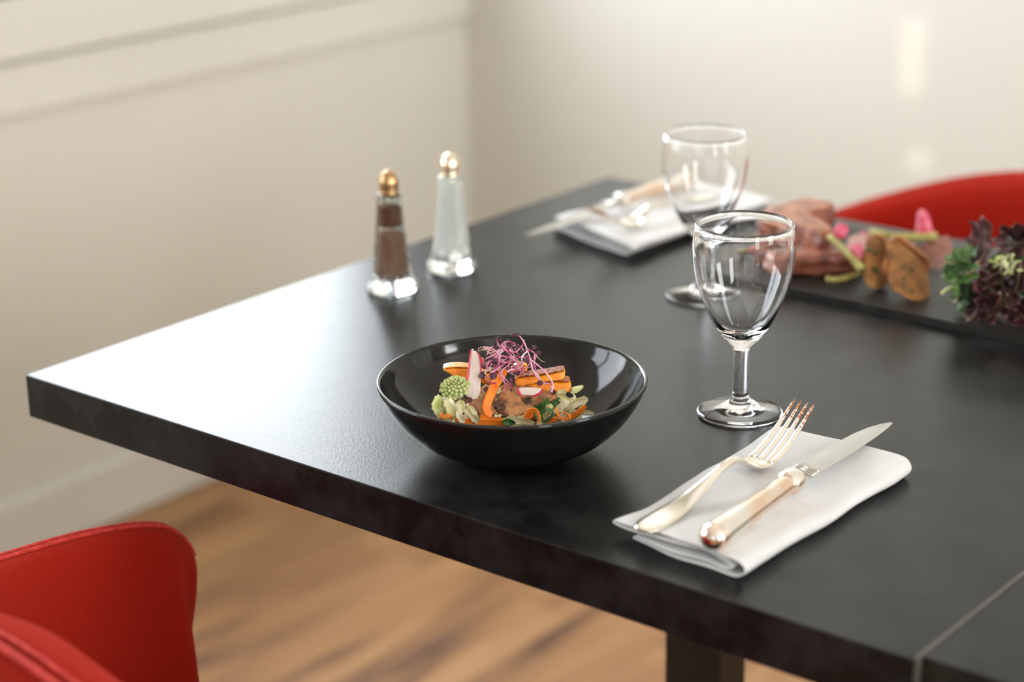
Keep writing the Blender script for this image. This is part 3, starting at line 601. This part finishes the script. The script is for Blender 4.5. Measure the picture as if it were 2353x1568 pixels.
# --- cabbage shreds (hand placed)
def shred(label, pts, wid, t, m, tw=.8, group='pale cabbage shreds', th=.0005, name='cabbage_shred', cat='cabbage'):
    P = catmull([F(a, b_, t + dt) for a, b_, dt in pts], 5); bm = bmesh.new(); n = len(P)
    W_ = [wid * (.45 + .55 * math.sin(PI * (i + .6) / (n + .2)) ** .6) * (1 + .7 * mnoise.noise(P[i] * 700)) for i in range(n)]
    ribbon(bm, P, W_, up=tuple(-FW), twist=tw, cup=.28); tag(build(name, bm, m, solid=th, sub=1), label, cat, group)
for lab, pts, wd, t, m, tw in [
    ('broad translucent green leek leaf curled at the left edge of the salad', [(290, 900, 0), (250, 970, .003), (245, 1050, .005), (290, 1120, .006), (380, 1150, .006)], .0075, .020, leek_m, .5),
    ('pale leaf piece inside the curled leek leaf', [(310, 930, 0), (340, 990, .003), (340, 1070, .004), (400, 1120, .004)], .0060, .018, cabw_m, .4),
    ('upright yellow cabbage piece left of the lowest mushroom', [(390, 945, 0), (410, 1010, .003), (450, 1080, .005), (500, 1140, .006)], .0085, .026, cabb_m, .4),
    ('cabbage piece leaning against the left mushroom', [(520, 960, 0), (560, 1040, .002), (560, 1110, .003)], .0060, .022, cabb_m, -.5),
    ('curled white cabbage shred at the front left', [(560, 1080, 0), (530, 1130, .003), (550, 1190, .004), (610, 1220, .004)], .0050, .031, cabw_m, .9),
    ('wide cabbage shred hanging over the front carrot strip', [(620, 1060, 0), (670, 1120, .002), (720, 1170, .003), (790, 1225, .003)], .0062, .029, cabw_m, .5),
    ('thin cabbage shred below the left mushroom', [(640, 1040, 0), (700, 1090, .001), (760, 1160, .002)], .0040, .024, cabb_m, -.7),
    ('flat cabbage piece at the front centre right', [(1110, 1230, 0), (1180, 1190, .001), (1270, 1205, .001), (1400, 1225, 0), (1500, 1240, 0)], .0052, .030, cabw_m, .5),
    ('curly cabbage end standing beside the carrot loop', [(1290, 1165, 0), (1340, 1180, .001), (1390, 1150, .002), (1400, 1100, .001)], .0028, .029, cabw_m, .9),
    ('pale green cabbage bit on the dark green leaf', [(1650, 1060, 0), (1700, 1040, .001), (1725, 1010, 0)], .0048, .024, leek_m, .4),
    ('white cabbage rib standing at the right', [(1780, 1110, 0), (1840, 1040, .001), (1900, 980, .001), (1920, 945, 0)], .0050, .018, cabw_m, .3),
    ('feathery white cabbage piece at the far right', [(1880, 1080, 0), (1980, 1010, .001), (2080, 960, .0), (2190, 935, -.002)], .0070, .012, cabw_m, .6),
    ('looped yellow cabbage shred under the lower squash wedge', [(1800, 880, 0), (1880, 920, .002), (1960, 950, .002), (2010, 900, 0), (1960, 850, -.002)], .0038, .014, cabb_m, .8),
    ('folded yellow cabbage shred right of the mushrooms', [(1790, 870, 0), (1860, 830, .001), (1900, 850, .001), (1880, 880, 0)], .0036, .016, cabb_m, .8),
    ('cabbage shred resting below the right carrot tip', [(1900, 1110, 0), (2000, 1110, 0), (2100, 1100, 0), (2270, 1120, 0)], .0034, .012, cabw_m, .3),
    ('broad cabbage leaf piece at the lower right', [(1980, 1200, 0), (2030, 1150, 0), (2060, 1090, 0)], .0090, .016, cabw_m, .3),
    ('cabbage piece under the right mushroom slice', [(1560, 1180, 0), (1660, 1150, 0), (1760, 1150, 0), (1860, 1130, 0)], .0062, .018, cabb_m, .5)]:
    shred(lab, pts, wd, t, m, tw)
for k in range(30):
    side = k % 3
    a0, b0 = (rnd(1560, 2080), rnd(930, 1200)) if side else (rnd(300, 760), rnd(960, 1200))
    ang = rnd(-1.1, .9); l = rnd(45, 110); cv_ = rnd(-40, 40)
    pts = [(a0 - l * math.cos(ang), b0 + l * math.sin(ang), 0), (a0 + cv_ * .4, b0 + cv_, .0015), (a0 + l * math.cos(ang), b0 - l * math.sin(ang), 0)]
    shred('narrow ragged cabbage shred among the others near the edge of the salad', pts, rnd(.0016, .0036), (.013 if side else .020) + rnd(-.004, .006) + (b0 - 1060) * .00004, [cabw_m, cabb_m, cabw_m][k % 3], rnd(-1.6, 1.6), 'narrow cabbage shreds along the salad edge')
for k in range(26):
    a0, b0 = rnd(760, 1900), rnd(850, 1010); ang = rnd(-1.2, 1.2); l = rnd(50, 110)
    shred('cabbage shred half hidden between mushrooms and squash', [(a0 - l * math.cos(ang), b0 + l * math.sin(ang) * .6, 0), (a0, b0 + rnd(-30, 30), .002), (a0 + l * math.cos(ang), b0 - l * math.sin(ang) * .6, 0)], rnd(.0025, .0045), rnd(-.008, .004), [cabw_m, cabb_m][k % 2], rnd(-1.4, 1.4), 'cabbage shreds between the mushrooms')
# yellow-green leek tip, right
lk = slab('leek_piece', [F(a, b_, .004) for a, b_ in [(1975, 790), (2050, 768), (2130, 755), (2135, 790), (2105, 825), (2040, 872), (1975, 860)]], .0030, leek_m, nz=.0003)
tag(lk, 'pointed yellow-green leek piece at the right end of the squash', 'leek')
# dark green leaves
for lab, pts, wd, t in [
    ('dark green herb leaf at the front right of the salad', [(1500, 1080, 0), (1570, 1070, .001), (1640, 1020, .002), (1690, 975, 0)], .0085, .020),
    ('hooked dark green stem at the front right', [(1600, 1240, 0), (1680, 1200, .001), (1730, 1140, .002), (1710, 1085, .002), (1660, 1090, .001)], .0030, .031),
    ('small dark green sprig right of the mushrooms', [(1730, 1020, 0), (1770, 980, 0), (1830, 920, 0)], .0042, .016),
    ('dark green leaf strip under the centre mushroom', [(890, 1175, 0), (1000, 1180, 0), (1160, 1172, 0)], .0058, .022),
    ('dark green leaf tip at the very front of the salad', [(1090, 1245, 0), (1170, 1225, 0), (1260, 1245, 0)], .0046, .034),
    ('green leaf shred between carrot loop and mushroom', [(1540, 1130, 0), (1580, 1170, 0), (1600, 1220, 0)], .0045, .024)]:
    shred(lab, pts, wd, t, herb_m, .6, 'dark green leaf shreds', .0007, 'herb_leaf', 'herb')
# heap under the toppings
for k in range(130):
    a = rnd(0, 2*PI); rr = .047 * math.sqrt(rnd(.02, 1)) ; zt = .7605 + .028 * (1 - (rr / .056) ** 2) * rnd(.3, 1)
    p = Vector((BX + rr * math.cos(a), BY + rr * math.sin(a), zt)); d = Vector((rnd(-1, 1), rnd(-1, 1), rnd(-.2, .3))).normalized(); l = rnd(.005, .010)
    q = [p - d * l, p - d * l * .3 + Vector((0, 0, rnd(0, .004))), p + d * l * .4 + Vector((rnd(-.003, .003), rnd(-.003, .003), rnd(-.001, .004))), p + d * l]
    for v in q:
        e = math.hypot(v.x - BX, v.y - BY); v.z = max(v.z, .7585 + max(0, e - .03) * .45)
    P = catmull(q, 4); bm = bmesh.new(); ribbon(bm, P, rnd(.004, .007), twist=rnd(-1, 1), cup=.25)
    kind = random.choice([0, 0, 0, 1, 1, 2])
    tag(build('cabbage_shred' if kind < 2 else 'carrot_shred', bm, [cabb_m, cabw_m, carrot_m][kind], solid=.001, sub=1),
        ['soft cabbage shred in the heap under the mushrooms and squash', 'soft cabbage shred in the heap under the mushrooms and squash', 'carrot shred mixed into the heap under the mushrooms'][kind], 'cabbage' if kind < 2 else 'carrot',
        'shreds of cabbage under the toppings' if kind < 2 else 'shreds of carrot under the toppings')

# --- radish sprouts
leafn = [0]
def sprout(pts, t, leaves, pale=False, r=.00055, label=None):
    root = root_at('radish_sprout', F(*pts[0], t), label or 'pink-stemmed radish sprout with dark purple leaf tangled on top of the salad', 'sprout', 'pink radish sprouts heaped on top')
    k0 = rnd(0, 6); P = catmull([F(a, b_, t + .0035 * math.sin(k0 + i * 1.3)) for i, (a, b_) in enumerate(pts)], 6); n = len(P); bm = bmesh.new()
    tube(bm, P, [r * (1.15 - .3 * i / n) for i in range(n)], 8); world_part(build('stem', bm, stemw_m if pale else stem_m), root)
    for (a, b_, s, ang) in leaves:
        c = F(a, b_, t + .0035 * math.sin(k0 + (len(pts) - 1) * 1.3)); bm = bmesh.new(); nu = (-FW + CUP * rnd(-.2, .7) + CRIGHT * rnd(-.6, .6)).normalized(); q = nu.to_track_quat('Z', 'Y'); rows = []
        for i in range(5):
            rr = s * .82 * i / 4
            rows.append([bm.verts.new(c + q @ Vector((rr * math.cos(th) * 1.15, rr * math.sin(th) * (1 - .28 * max(0, math.cos(th)) ** 4), .35 * rr * rr / s + .12 * rr * math.cos(2*th)))) for th in [2*PI*j/16 + ang for j in range(16)]] if i else [bm.verts.new(c)])
        for x_, y_ in zip(rows, rows[1:]):
            for j in range(16):
                if len(x_) == 1: bm.faces.new([x_[0], y_[j], y_[(j+1) % 16]])
                else: bm.faces.new([x_[j], x_[(j+1) % 16], y_[(j+1) % 16], y_[j]])
        world_part(build('leaf', bm, cot_m, solid=.0008, sub=1), root)
Lf = .0020
main = [
 ([(1215, 820), (1185, 740), (1095, 650), (1085, 570), (1180, 490), (1195, 400)], .020, [(1205, 820, .0014, 1)], False),
 ([(1100, 850), (1125, 750), (1060, 630), (1040, 520), (1050, 420), (1060, 380)], .021, [], False),
 ([(1545, 680), (1480, 560), (1460, 460), (1420, 340), (1370, 210), (1310, 125)], .010, [(1265, 115, .0022, 0), (1215, 120, .0016, 2)], True),
 ([(1720, 850), (1742, 750), (1650, 600), (1530, 490), (1450, 430)], .018, [], True),
 ([(1745, 745), (1620, 730), (1540, 640), (1500, 500), (1500, 380), (1540, 355)], .014, [(1558, 348, .0022, 1)], False),
 ([(990, 410), (1060, 300), (1100, 220), (1180, 200), (1260, 230)], .014, [(1285, 262, .0022, 2)], False),
 ([(1050, 330), (960, 380), (880, 420), (845, 450)], .016, [], False),
 ([(965, 600), (1060, 525), (1180, 450), (1270, 445)], .020, [(1395, 440, .0023, 0)], False),
 ([(1080, 240), (1130, 300), (1200, 330), (1290, 330)], .016, [(1360, 335, .0026, 1)], False),
 ([(1060, 380), (1180, 400), (1270, 460), (1280, 530), (1200, 600)], .022, [(1262, 608, .0020, 1)], False),
 ([(880, 560), (900, 490), (960, 440)], .018, [(982, 452, .0026, 3)], False),
 ([(1010, 735), (930, 725), (880, 680), (865, 640)], .014, [(830, 640, .0028, 1), (835, 600, .0014, 1)], False),
 ([(1320, 620), (1345, 530), (1290, 440), (1200, 380), (1110, 290)], .017, [], False),
 ([(1150, 590), (1210, 560), (1290, 550), (1350, 510)], .016, [], True),
 ([(1350, 490), (1340, 400), (1400, 330), (1440, 310)], .014, [(1500, 272, .0020, 1)], True),
 ([(1420, 300), (1480, 330), (1520, 380), (1500, 450), (1480, 520)], .012, [], False),
 ([(1060, 270), (1030, 220), (1020, 190)], .010, [(1045, 172, .0028, 0), (1015, 235, .0026, 1)], False),
 ([(1120, 320), (1150, 250), (1175, 215)], .012, [(1190, 232, .0028, 1), (1165, 185, .0016, 1)], False),
 ([(1040, 320), (1030, 380), (1000, 410)], .020, [], True),
 ([(1180, 480), (1170, 560), (1200, 610), (1260, 600), (1290, 540)], .012, [(1220, 690, .0026, 1)], False),
 ([(1450, 440), (1480, 560), (1550, 640), (1575, 690)], .020, [(1575, 735, .0026, 1)], True),
 ([(1730, 780), (1705, 830), (1730, 850)], .019, [(1750, 852, .0022, 0)], True),
 ([(1100, 500), (1010, 560), (930, 600)], .012, [(965, 640, .0034, 1)], True),
 ([(1250, 300), (1300, 260), (1350, 290), (1350, 310)], .008, [(1290, 255, .0018, 2)], False)]
for pts, t, lv, pale in main: sprout(pts, t, lv, pale)
for k in range(34):
    a, b_ = rnd(930, 1430), rnd(260, 560); ang = rnd(0, 2*PI); l = rnd(90, 160); bend = rnd(-70, 70)
    dx, dy = math.cos(ang) * l, math.sin(ang) * l * .7
    pts = [(a - dx, b_ - dy), (a - dx * .3 - dy * bend / l, b_ - dy * .3 + dx * bend / l), (a + dx * .4 - dy * bend / l, b_ + dy * .4 + dx * bend / l), (a + dx, b_ + dy)]
    sprout(pts, rnd(-.012, .012), [(a + dx, b_ + dy, rnd(.0014, .0024), rnd(0, 3))] if k % 2 == 0 else [], k % 3 == 0, .00045)
for pts in [[(1040, 330), (950, 320), (860, 290), (790, 320), (780, 290), (820, 270), (850, 270)], [(1000, 390), (920, 350), (860, 290), (850, 320)], [(1530, 370), (1560, 420), (1600, 450), (1635, 462)], [(1200, 610), (1260, 640), (1300, 660)], [(700, 610), (740, 600), (780, 575), (810, 570)], [(850, 500), (880, 460), (900, 520), (870, 560), (880, 620), (930, 665)]]:
    P = catmull([F(a, b_, .018) for a, b_ in pts], 6); bm = bmesh.new(); tube(bm, P, .00022, 6)
    tag(build('sprout_root', bm, root_m), 'hair-thin tan root curling out of the sprout tangle', 'root', 'hair-thin sprout roots')

# ------------------------------------------------------------------ slate platter and its food
SZ = .757
bm = bmesh.new(); rim = []
for (a, b_), (c, d) in (((.288, .548), (.735, .543)), ((.735, .543), (.735, .757)), ((.735, .757), (.288, .757)), ((.288, .757), (.288, .548))):
    for k in range(24):
        s = k / 24; rim.append((a + (c - a) * s + .0016 * mnoise.noise(Vector((a + s * 9, c * 5, k * .7))), b_ + (d - b_) * s + .0016 * mnoise.noise(Vector((c + s * 7, k * .9, 3)))))
top = [bm.verts.new((x_, y_, SZ)) for x_, y_ in rim]; bot = [bm.verts.new((x_ + .0008, y_ - .0005, .7502)) for x_, y_ in rim]
bm.faces.new(top); bm.faces.new(bot[::-1])
for i in range(len(rim)): bm.faces.new([top[i], top[(i+1) % len(rim)], bot[(i+1) % len(rim)], bot[i]])
tag(build('slate_platter', bm, slate_m, smooth=False), 'long dark slate platter carrying meat, bread and salad at the right', 'platter')
def G(zx, zy, dep): return at(1700 + zx / 5.348, 440 + zy / 5.348, dep)
def H(px, py, dep): return at(px, py, dep)
def dz(px, py, z=SZ): return depth_of(onz(px, py, z))
meat_m = mat('roast_meat', (.12, .026, .016, 1), (.38, .130, .075, 1), rough=.42, scale=55, bump=.7, bscale=180, detail=6, stretch=(1, 1, .6), coat=.15)
mcrust_m = mat('roast_crust', (.17, .040, .016, 1), (.52, .19, .080, 1), rough=.4, scale=70, bump=.8, bscale=200, detail=6, coat=.2)
ham_m = mat('dark_ham', (.12, .038, .030, 1), (.27, .105, .075, 1), rough=.45, scale=40, bump=.5, bscale=200)
pham_m = mat('pink_ham', (.36, .14, .12, 1), (.50, .24, .20, 1), rough=.4, scale=50, bump=.4, bscale=200)
cake_m = mat('herb_bread', (.40, .18, .050, 1), (.22, .095, .030, 1), rough=.75, scale=90, bump=1, bscale=240, detail=6)
cakex_m = mat('bread_crust', (.42, .15, .03, 1), (.24, .08, .02, 1), rough=.6, scale=90, bump=.8, bscale=260)
fleck_m = mat('herb_fleck', (.10, .14, .05, 1), (.06, .08, .03, 1), rough=.6, scale=200)
bean_m = mat('pickled_stem', (.30, .26, .05, 1), (.50, .43, .14, 1), rough=.35, scale=80, stretch=(1, 1, 1))
petal_m = mat('pink_onion', (.62, .05, .13, 1), (.74, .22, .28, 1), rough=.25, scale=60, sss=.3, ssc=(1, .4, .5))
def chunk(name, p0, p1, wdt, hgt, m, up=(0, 0, 1), seed=0, nz=.006, parent=None):
    p0, p1 = Vector(p0), Vector(p1); ln = (p1 - p0).length; tdir = (p1 - p0).normalized(); u = Vector(up); u = (u - tdir * u.dot(tdir)).normalized(); s = tdir.cross(u)
    bm = bmesh.new(); bmesh.ops.create_cube(bm, size=1); bmesh.ops.subdivide_edges(bm, edges=bm.edges, cuts=5, use_grid_fill=True)
    for v in bm.verts:
        x_, y_, z_ = v.co; k = 1 - .10 * ((abs(x_) > .49) + (abs(y_) > .49) + (abs(z_) > .49) - 1) * ((abs(x_) > .49) + (abs(y_) > .49) + (abs(z_) > .49) > 1)
        q = (p0 + p1) / 2 + tdir * (x_ * ln * k) + s * (y_ * wdt * k) + u * (z_ * hgt * k)
        w_ = q * 95 + Vector((seed * 9, 0, 0)); v.co = q + Vector((mnoise.noise(w_), mnoise.noise(w_ + Vector((20, 0, 0))), mnoise.noise(w_ + Vector((0, 20, 0))))) * nz
    return build(name, bm, m, parent, sub=1)
# roast pieces
d = dz(1845, 632)
def meat(label, a, b_, wd, hg, seed, crust=True, name='roast_meat_slice', m=None):
    r_ = root_at(name, (Vector(a) + Vector(b_)) / 2, label, 'meat', None)
    world_part(chunk('meat', a, b_, wd, hg, m or meat_m, seed=seed), r_)
    if crust: 
        off = Vector((0, 0, hg * .48)); world_part(chunk('crust', Vector(a) + off, Vector(b_) + off, wd * .98, .005, mcrust_m, seed=seed + 3, nz=.002), r_)['label'] = 'orange-brown roasted crust'
p = lambda px, py, z: onz(px, py, z)
meat('thick pink roast slice lying lowest on the slate, its cut face towards the front', Vector((.343, .578, .7685)), Vector((.410, .626, .7685)), .038, .023, 1, False)
meat('roast slice lying crosswise on top of the lowest one, crust up', H(1890, 552, d + .030), H(1780, 500, d + .100), .028, .020, 2)
meat('short upright roast chunk at the front of the stacked slice', H(1868, 556, d + .010), H(1898, 556, d + .020), .020, .024, 5)
meat('roast piece at the left end of the slate seen through the near glass', Vector((.305, .640, .773)), Vector((.318, .720, .775)), .040, .030, 9)
meat('small roast scrap at the left tip of the slate, behind the near glass', Vector((.312, .612, .766)), Vector((.335, .600, .766)), .022, .016, 12, False)
# hams
def sheet(label, pts, th, m, back, seed, cat='meat', name='ham_slice'):
    tag(slab(name, pts, th, m, back=Vector(back), nz=.0012, dome=.001, seed=seed, sub=2), label, cat)
dd = dz(2150, 618)
sheet('flat dark ham slice lying on the slate right of the bread', [H(2085, 612, dd + .0), H(2140, 618, dd), H(2185, 617, dd), H(2218, 606, dd + .015), H(2205, 588, dd + .045), H(2165, 578, dd + .05), H(2100, 585, dd + .03)], .004, ham_m, (0, 0, -1), 2)
sheet('folded dark ham slice standing at the right behind the bread', [H(2080, 600, dd + .02), H(2085, 575, dd + .03), H(2130, 558, dd + .04), H(2180, 540, dd + .055), H(2188, 560, dd + .05), H(2195, 585, dd + .035), H(2150, 602, dd + .02)], .005, ham_m, tuple(FW), 4)
sheet('pink ham slice lying behind the green stem', [H(1945, 565, dd), H(1950, 545, dd + .04), H(1980, 533, dd + .07), H(2012, 538, dd + .07), H(2015, 560, dd + .03), H(1990, 575, dd)], .006, pham_m, (0, 0, -1), 6)
sheet('small pink ham fold between bread and dark ham', [H(2075, 575, dd + .02), H(2080, 560, dd + .03), H(2100, 555, dd + .035), H(2105, 570, dd + .03)], .005, pham_m, tuple(FW), 7)
# bread slices
def bread(label, poly, dep, th):
    r_ = root_at('herb_bread_slice', G(poly[0][0], poly[0][1], dep), label, 'bread', None); y0 = max(q[1] for q in poly)
    P = [G(a, b_, dep + (y0 - b_) * .000028) for a, b_ in poly]; bk = (Vector((FW.x, FW.y, 0)).normalized() * .8 + CRIGHT * .6)
    world_part(slab('crumb', P, th, cake_m, back=bk, nz=.0016, sub=2), r_)
    c = sum(P, Vector()) / len(P); edge = [q for q in P if q.z > c.z - .004]
    bm = bmesh.new(); E = catmull([c + (q - c) * 1.0 + bk.normalized() * th * .5 for q in edge], 3); tube(bm, E, [(th * .10, th * .50)] * len(E), 10, up=tuple(CUP)); world_part(build('crust', bm, cakex_m), r_)['label'] = 'browned crust along the top'
    for k in range(9):
        i = random.randrange(len(P)); q = c + (P[i] - c) * rnd(.15, .75) - bk.normalized() * .0012; bm = bmesh.new(); bmesh.ops.create_icosphere(bm, subdivisions=2, radius=rnd(.0009, .0018), matrix=Matrix.Translation(q)); world_part(build('herb_fleck', bm, fleck_m), r_)
db = dz(2000, 670)
bread('upright golden herb bread slice at the left of the pair on the slate', [(1540, 600), (1600, 562), (1680, 575), (1735, 620), (1760, 720), (1752, 900), (1750, 1080), (1735, 1195), (1650, 1222), (1560, 1165), (1505, 1060), (1520, 900), (1535, 740)], db, .014)
bread('wider golden herb bread slice leaning at the right of the pair', [(1790, 640), (1850, 600), (1920, 595), (2010, 670), (2100, 735), (2190, 810), (2235, 920), (2225, 1090), (2248, 1250), (2245, 1375), (2160, 1368), (2030, 1310), (1930, 1240), (1835, 1195), (1812, 1040), (1840, 860)], dz(2090, 692), .016)
# pickled green stems
def stem(label, pts, rad):
    P = catmull(pts, 6); n = len(P); bm = bmesh.new(); tube(bm, P, [rad * (.65 + .5 * abs(i / n - .25)) for i in range(n)], 12); tag(build('pickled_stem', bm, bean_m), label, 'pickle')
stem('straight yellow-green pickled stem leaning from the meat to the bread', [G(1110, 560, db + .045), G(1250, 690, db + .03), G(1380, 820, db + .015), G(1500, 960, db + .004)], .0044)
stem('curved pickled stem lying on the slate left of the bread', [G(1055, 1080, dz(1895, 645)), G(1180, 1085, dz(1918, 645)), G(1330, 1060, dz(1945, 640)), G(1440, 990, dz(1965, 632))], .0042)
stem('long pickled stem lying across behind the bread slices', [G(1610, 500, dd + .05), G(1850, 545, dd + .035), G(2080, 560, dd + .035), G(2330, 560, dd + .04), G(2420, 555, dd + .04)], .0048)
stem('short pickled stem end seen through the near wine glass', [H(1692, 562, dz(1700, 600) + .02), H(1702, 568, dz(1700, 600) + .02), H(1712, 566, dz(1700, 600) + .03)], .0048)
# pink onion petals
def petal(label, pts, th=.002, dome=.003):
    C_ = catmull(pts + pts[:1], 3)[:-1]; tag(slab('onion_petal', C_, th, petal_m, dome=dome, sub=1), label, 'onion')
petal('round pink onion petal between the roast and the green stem', [G(a, b_, db + .05) for a, b_ in [(1150, 480), (1200, 405), (1290, 400), (1335, 455), (1312, 545), (1250, 590), (1165, 560)]])
petal('dark pink onion petal in front of the bread slice', [G(a, b_, db + .012) for a, b_ in [(1340, 700), (1430, 640), (1510, 665), (1512, 770), (1470, 865), (1400, 790)]])
petal('tall pale pink onion petal standing upright before the red chair', [at(1680 + a / 3.496, 380 + b_ / 3.496, dd + .055) for a, b_ in [(1480, 560), (1490, 450), (1505, 375), (1540, 352), (1585, 395), (1612, 470), (1612, 560)]])
petal('thin pink onion strip on top of the pink ham', [at(1680 + a / 3.496, 380 + b_ / 3.496, dd + .06) for a, b_ in [(1000, 560), (1050, 535), (1085, 518), (1085, 545), (1030, 575)]], dome=.001)
petal('small pink onion petal seen through the near wine glass', [H(px, py, dz(1730, 610) + .01) for px, py in [(1724, 555), (1734, 545), (1740, 560), (1738, 575), (1728, 575)]], dome=.001)

# salad heap
lred_m = mat('red_lettuce', (.025, .008, .010, 1), (.12, .040, .040, 1), rough=.33, scale=45, bump=.5, bscale=150, detail=5)
lgrn_m = mat('green_lettuce', (.030, .085, .018, 1), (.095, .19, .045, 1), rough=.35, scale=45, bump=.5, bscale=150, detail=5)
lyel_m = mat('frisee', (.55, .60, .22, 1), (.72, .74, .42, 1), rough=.4, scale=80)
rib_m = mat('lettuce_rib', (.24, .20, .09, 1), (.36, .22, .17, 1), rough=.4, scale=60)
def lettuce(c, size, nrm, roll, m, label, group, seed):
    nrm = Vector(nrm).normalized(); q = nrm.to_track_quat('Z', 'Y') @ Matrix.Rotation(roll, 3, 'Z').to_quaternion(); bm = bmesh.new(); rows = []
    r_ = root_at('lettuce_leaf', c, label, 'lettuce', group)
    NR, NA = 9, 44
    def pt(i, th):
        rr = i / NR; ruf = rr ** 2 * (.16 * math.sin(th * 7 + seed) + .12 * math.sin(th * 13 + seed * 2.3)); lob = 1 + rr * .14 * math.sin(th * 9 + seed * 3)
        R_ = size * rr * lob * (1 - .25 * math.cos(th) ** 2); return Vector(c) + q @ Vector((R_ * math.cos(th) * .8, R_ * math.sin(th), size * (ruf + .45 * rr * rr * (1 + .5 * math.sin(th + seed)) + .10 * mnoise.noise(Vector((rr * 3 * math.cos(th), rr * 3 * math.sin(th), seed))))))
    for i in range(NR + 1): rows.append([bm.verts.new(pt(i, 2*PI*j/NA)) for j in range(NA)] if i else [bm.verts.new(Vector(c))])
    for a, b_ in zip(rows, rows[1:]):
        for j in range(NA):
            if len(a) == 1: bm.faces.new([a[0], b_[j], b_[(j+1) % NA]])
            else: bm.faces.new([a[j], a[(j+1) % NA], b_[(j+1) % NA], b_[j]])
    for v in bm.verts: v.co.z = max(v.co.z, SZ + .001)
    world_part(build('blade', bm, m, solid=.0007, sub=1), r_)
    bm = bmesh.new(); P = [pt(k * NR / 6, -PI/2) + nrm * .0008 for k in range(6, 0, -1)] + [Vector(c) + nrm * .0008] + [pt(k * NR / 6, PI/2) + nrm * .0008 for k in range(1, 5)]
    for v in P: v.z = max(v.z, SZ + .002)
    tube(bm, P, [.0011 * (1 - .07 * k) for k in range(len(P))], 8); world_part(build('rib', bm, rib_m), r_)
sc = onz(2300, 730, SZ); bkv = Vector((FW.x, FW.y, 0)).normalized()
S_ = lambda u, v, t: sc + CRIGHT * u + Vector((0, 0, v)) + bkv * t
leaves = [
 (S_(-.012, .056, .020), .022, (-.3, -.6, .5), .5, lred_m, 'dark red curly lettuce leaf at the top left of the salad'),
 (S_(.018, .060, .020), .022, (.2, -.7, .4), 1.6, lred_m, 'dark red lettuce leaf topping the salad behind the frisée'),
 (S_(-.008, .036, .004), .016, (0, -1, .3), 2.2, lred_m, 'glossy deep red lettuce leaf in the middle of the salad'),
 (S_(.010, .026, -.006), .020, (-.1, -1, .4), 3.1, lred_m, 'broad purple lettuce leaf at the front of the salad'),
 (S_(-.020, .012, -.002), .018, (-.5, -1, .3), .2, lred_m, 'dark lettuce leaf low at the left front of the salad'),
 (S_(.012, .008, -.012), .020, (.1, -1, .5), 1.1, lred_m, 'purple-brown lettuce leaf low at the front of the salad'),
 (S_(.035, .018, -.004), .022, (.4, -1, .5), 2.6, lred_m, 'dark lettuce leaf at the right of the salad by the frame edge'),
 (S_(-.030, .036, .008), .018, (-.5, -1, .5), 1.9, lgrn_m, 'bright green lettuce leaf at the left side of the salad'),
 (S_(-.036, .024, .004), .014, (-.8, -.8, .3), .9, lgrn_m, 'small green lettuce leaf at the left below the bright one'),
 (S_(-.026, .018, .010), .018, (-.6, -.9, .2), 2.9, lgrn_m, 'dark green lettuce leaf tucked under the left side of the salad'),
 (S_(-.030, .044, .018), .015, (-.3, -.3, .9), .1, lgrn_m, 'green lettuce leaf facing up at the upper left of the salad'),
 (S_(.044, .030, -.006), .022, (.3, -1, .3), .9, lred_m, 'very dark lettuce leaf at the right edge below the upper right one'),
 (S_(.026, .012, -.014), .020, (.2, -1, .2), 2.0, lred_m, 'dark maroon leaf lowest at the front right of the salad'),
 (S_(-.008, .010, -.010), .018, (-.2, -1, .2), 2.7, lred_m, 'dark maroon leaf lying on the slate at the front of the heap'),
 (S_(-.004, .022, -.002), .017, (-.3, -1, .1), 1.2, lred_m, 'near-black curled leaf between the green and purple leaves'),
 (S_(.022, .036, -.002), .017, (.1, -1, .2), .3, lred_m, 'shiny dark red leaf just below the frisée'),
 (S_(.032, .062, .014), .020, (.3, -.8, .2), 2.9, lred_m, 'brown-red leaf at the back top beside the pale stalk'),
 (S_(.040, .046, .012), .022, (.5, -.7, .6), 2.2, lred_m, 'red lettuce leaf at the upper right of the salad'),
 (S_(.010, .020, .016), .030, (0, -.3, 1), .4, lgrn_m, 'wide green lettuce leaf inside the salad heap'),
 (S_(.002, .006, .010), .034, (0, -.2, 1), 1.4, lred_m, 'wide dark leaf at the bottom of the salad heap')]
for k, (c, s, nr, ro, m, lab) in enumerate(leaves): lettuce(c, s, nr, ro, m, lab, None, k * 1.7 + .3)
for k in range(30):
    a = S_(rnd(-.010, .045), rnd(.036, .050), rnd(-.008, .010)); d_ = (CRIGHT * rnd(-1, 1) + CUP * rnd(-.3, .8) - bkv * rnd(0, .7)).normalized(); l = rnd(.007, .015)
    bm = bmesh.new(); P = catmull([a, a + d_ * l * .5 + Vector((rnd(-.004, .004), 0, .003)), a + d_ * l + Vector((0, 0, rnd(-.004, .004)))], 4); ribbon(bm, P, rnd(.0016, .0030), twist=rnd(-2, 2), cup=.3)
    tag(build('frisee_frond', bm, lyel_m, solid=.0006), 'pale yellow-green frisée frond in the upper middle of the salad', 'frisée', 'frisée fronds in the salad heap')
for lab, pts in [('pale stalk standing up out of the salad at the right', [(2300, 605), (2318, 575), (2332, 545), (2330, 520)]), ('short pale stalk beside the tall one in the salad', [(2306, 600), (2300, 572), (2296, 548)]), ('thin pale stalk sticking out at the lower left of the salad', [(2163, 676), (2178, 664), (2200, 660)])]:
    dp = depth_of(sc); bm = bmesh.new(); P = catmull([H(a, b_, dp + (.01 if b_ < 640 else -.005)) for a, b_ in pts], 5); tube(bm, P, .0014, 8); tag(build('lettuce_stalk', bm, lyel_m), lab, 'stalk')
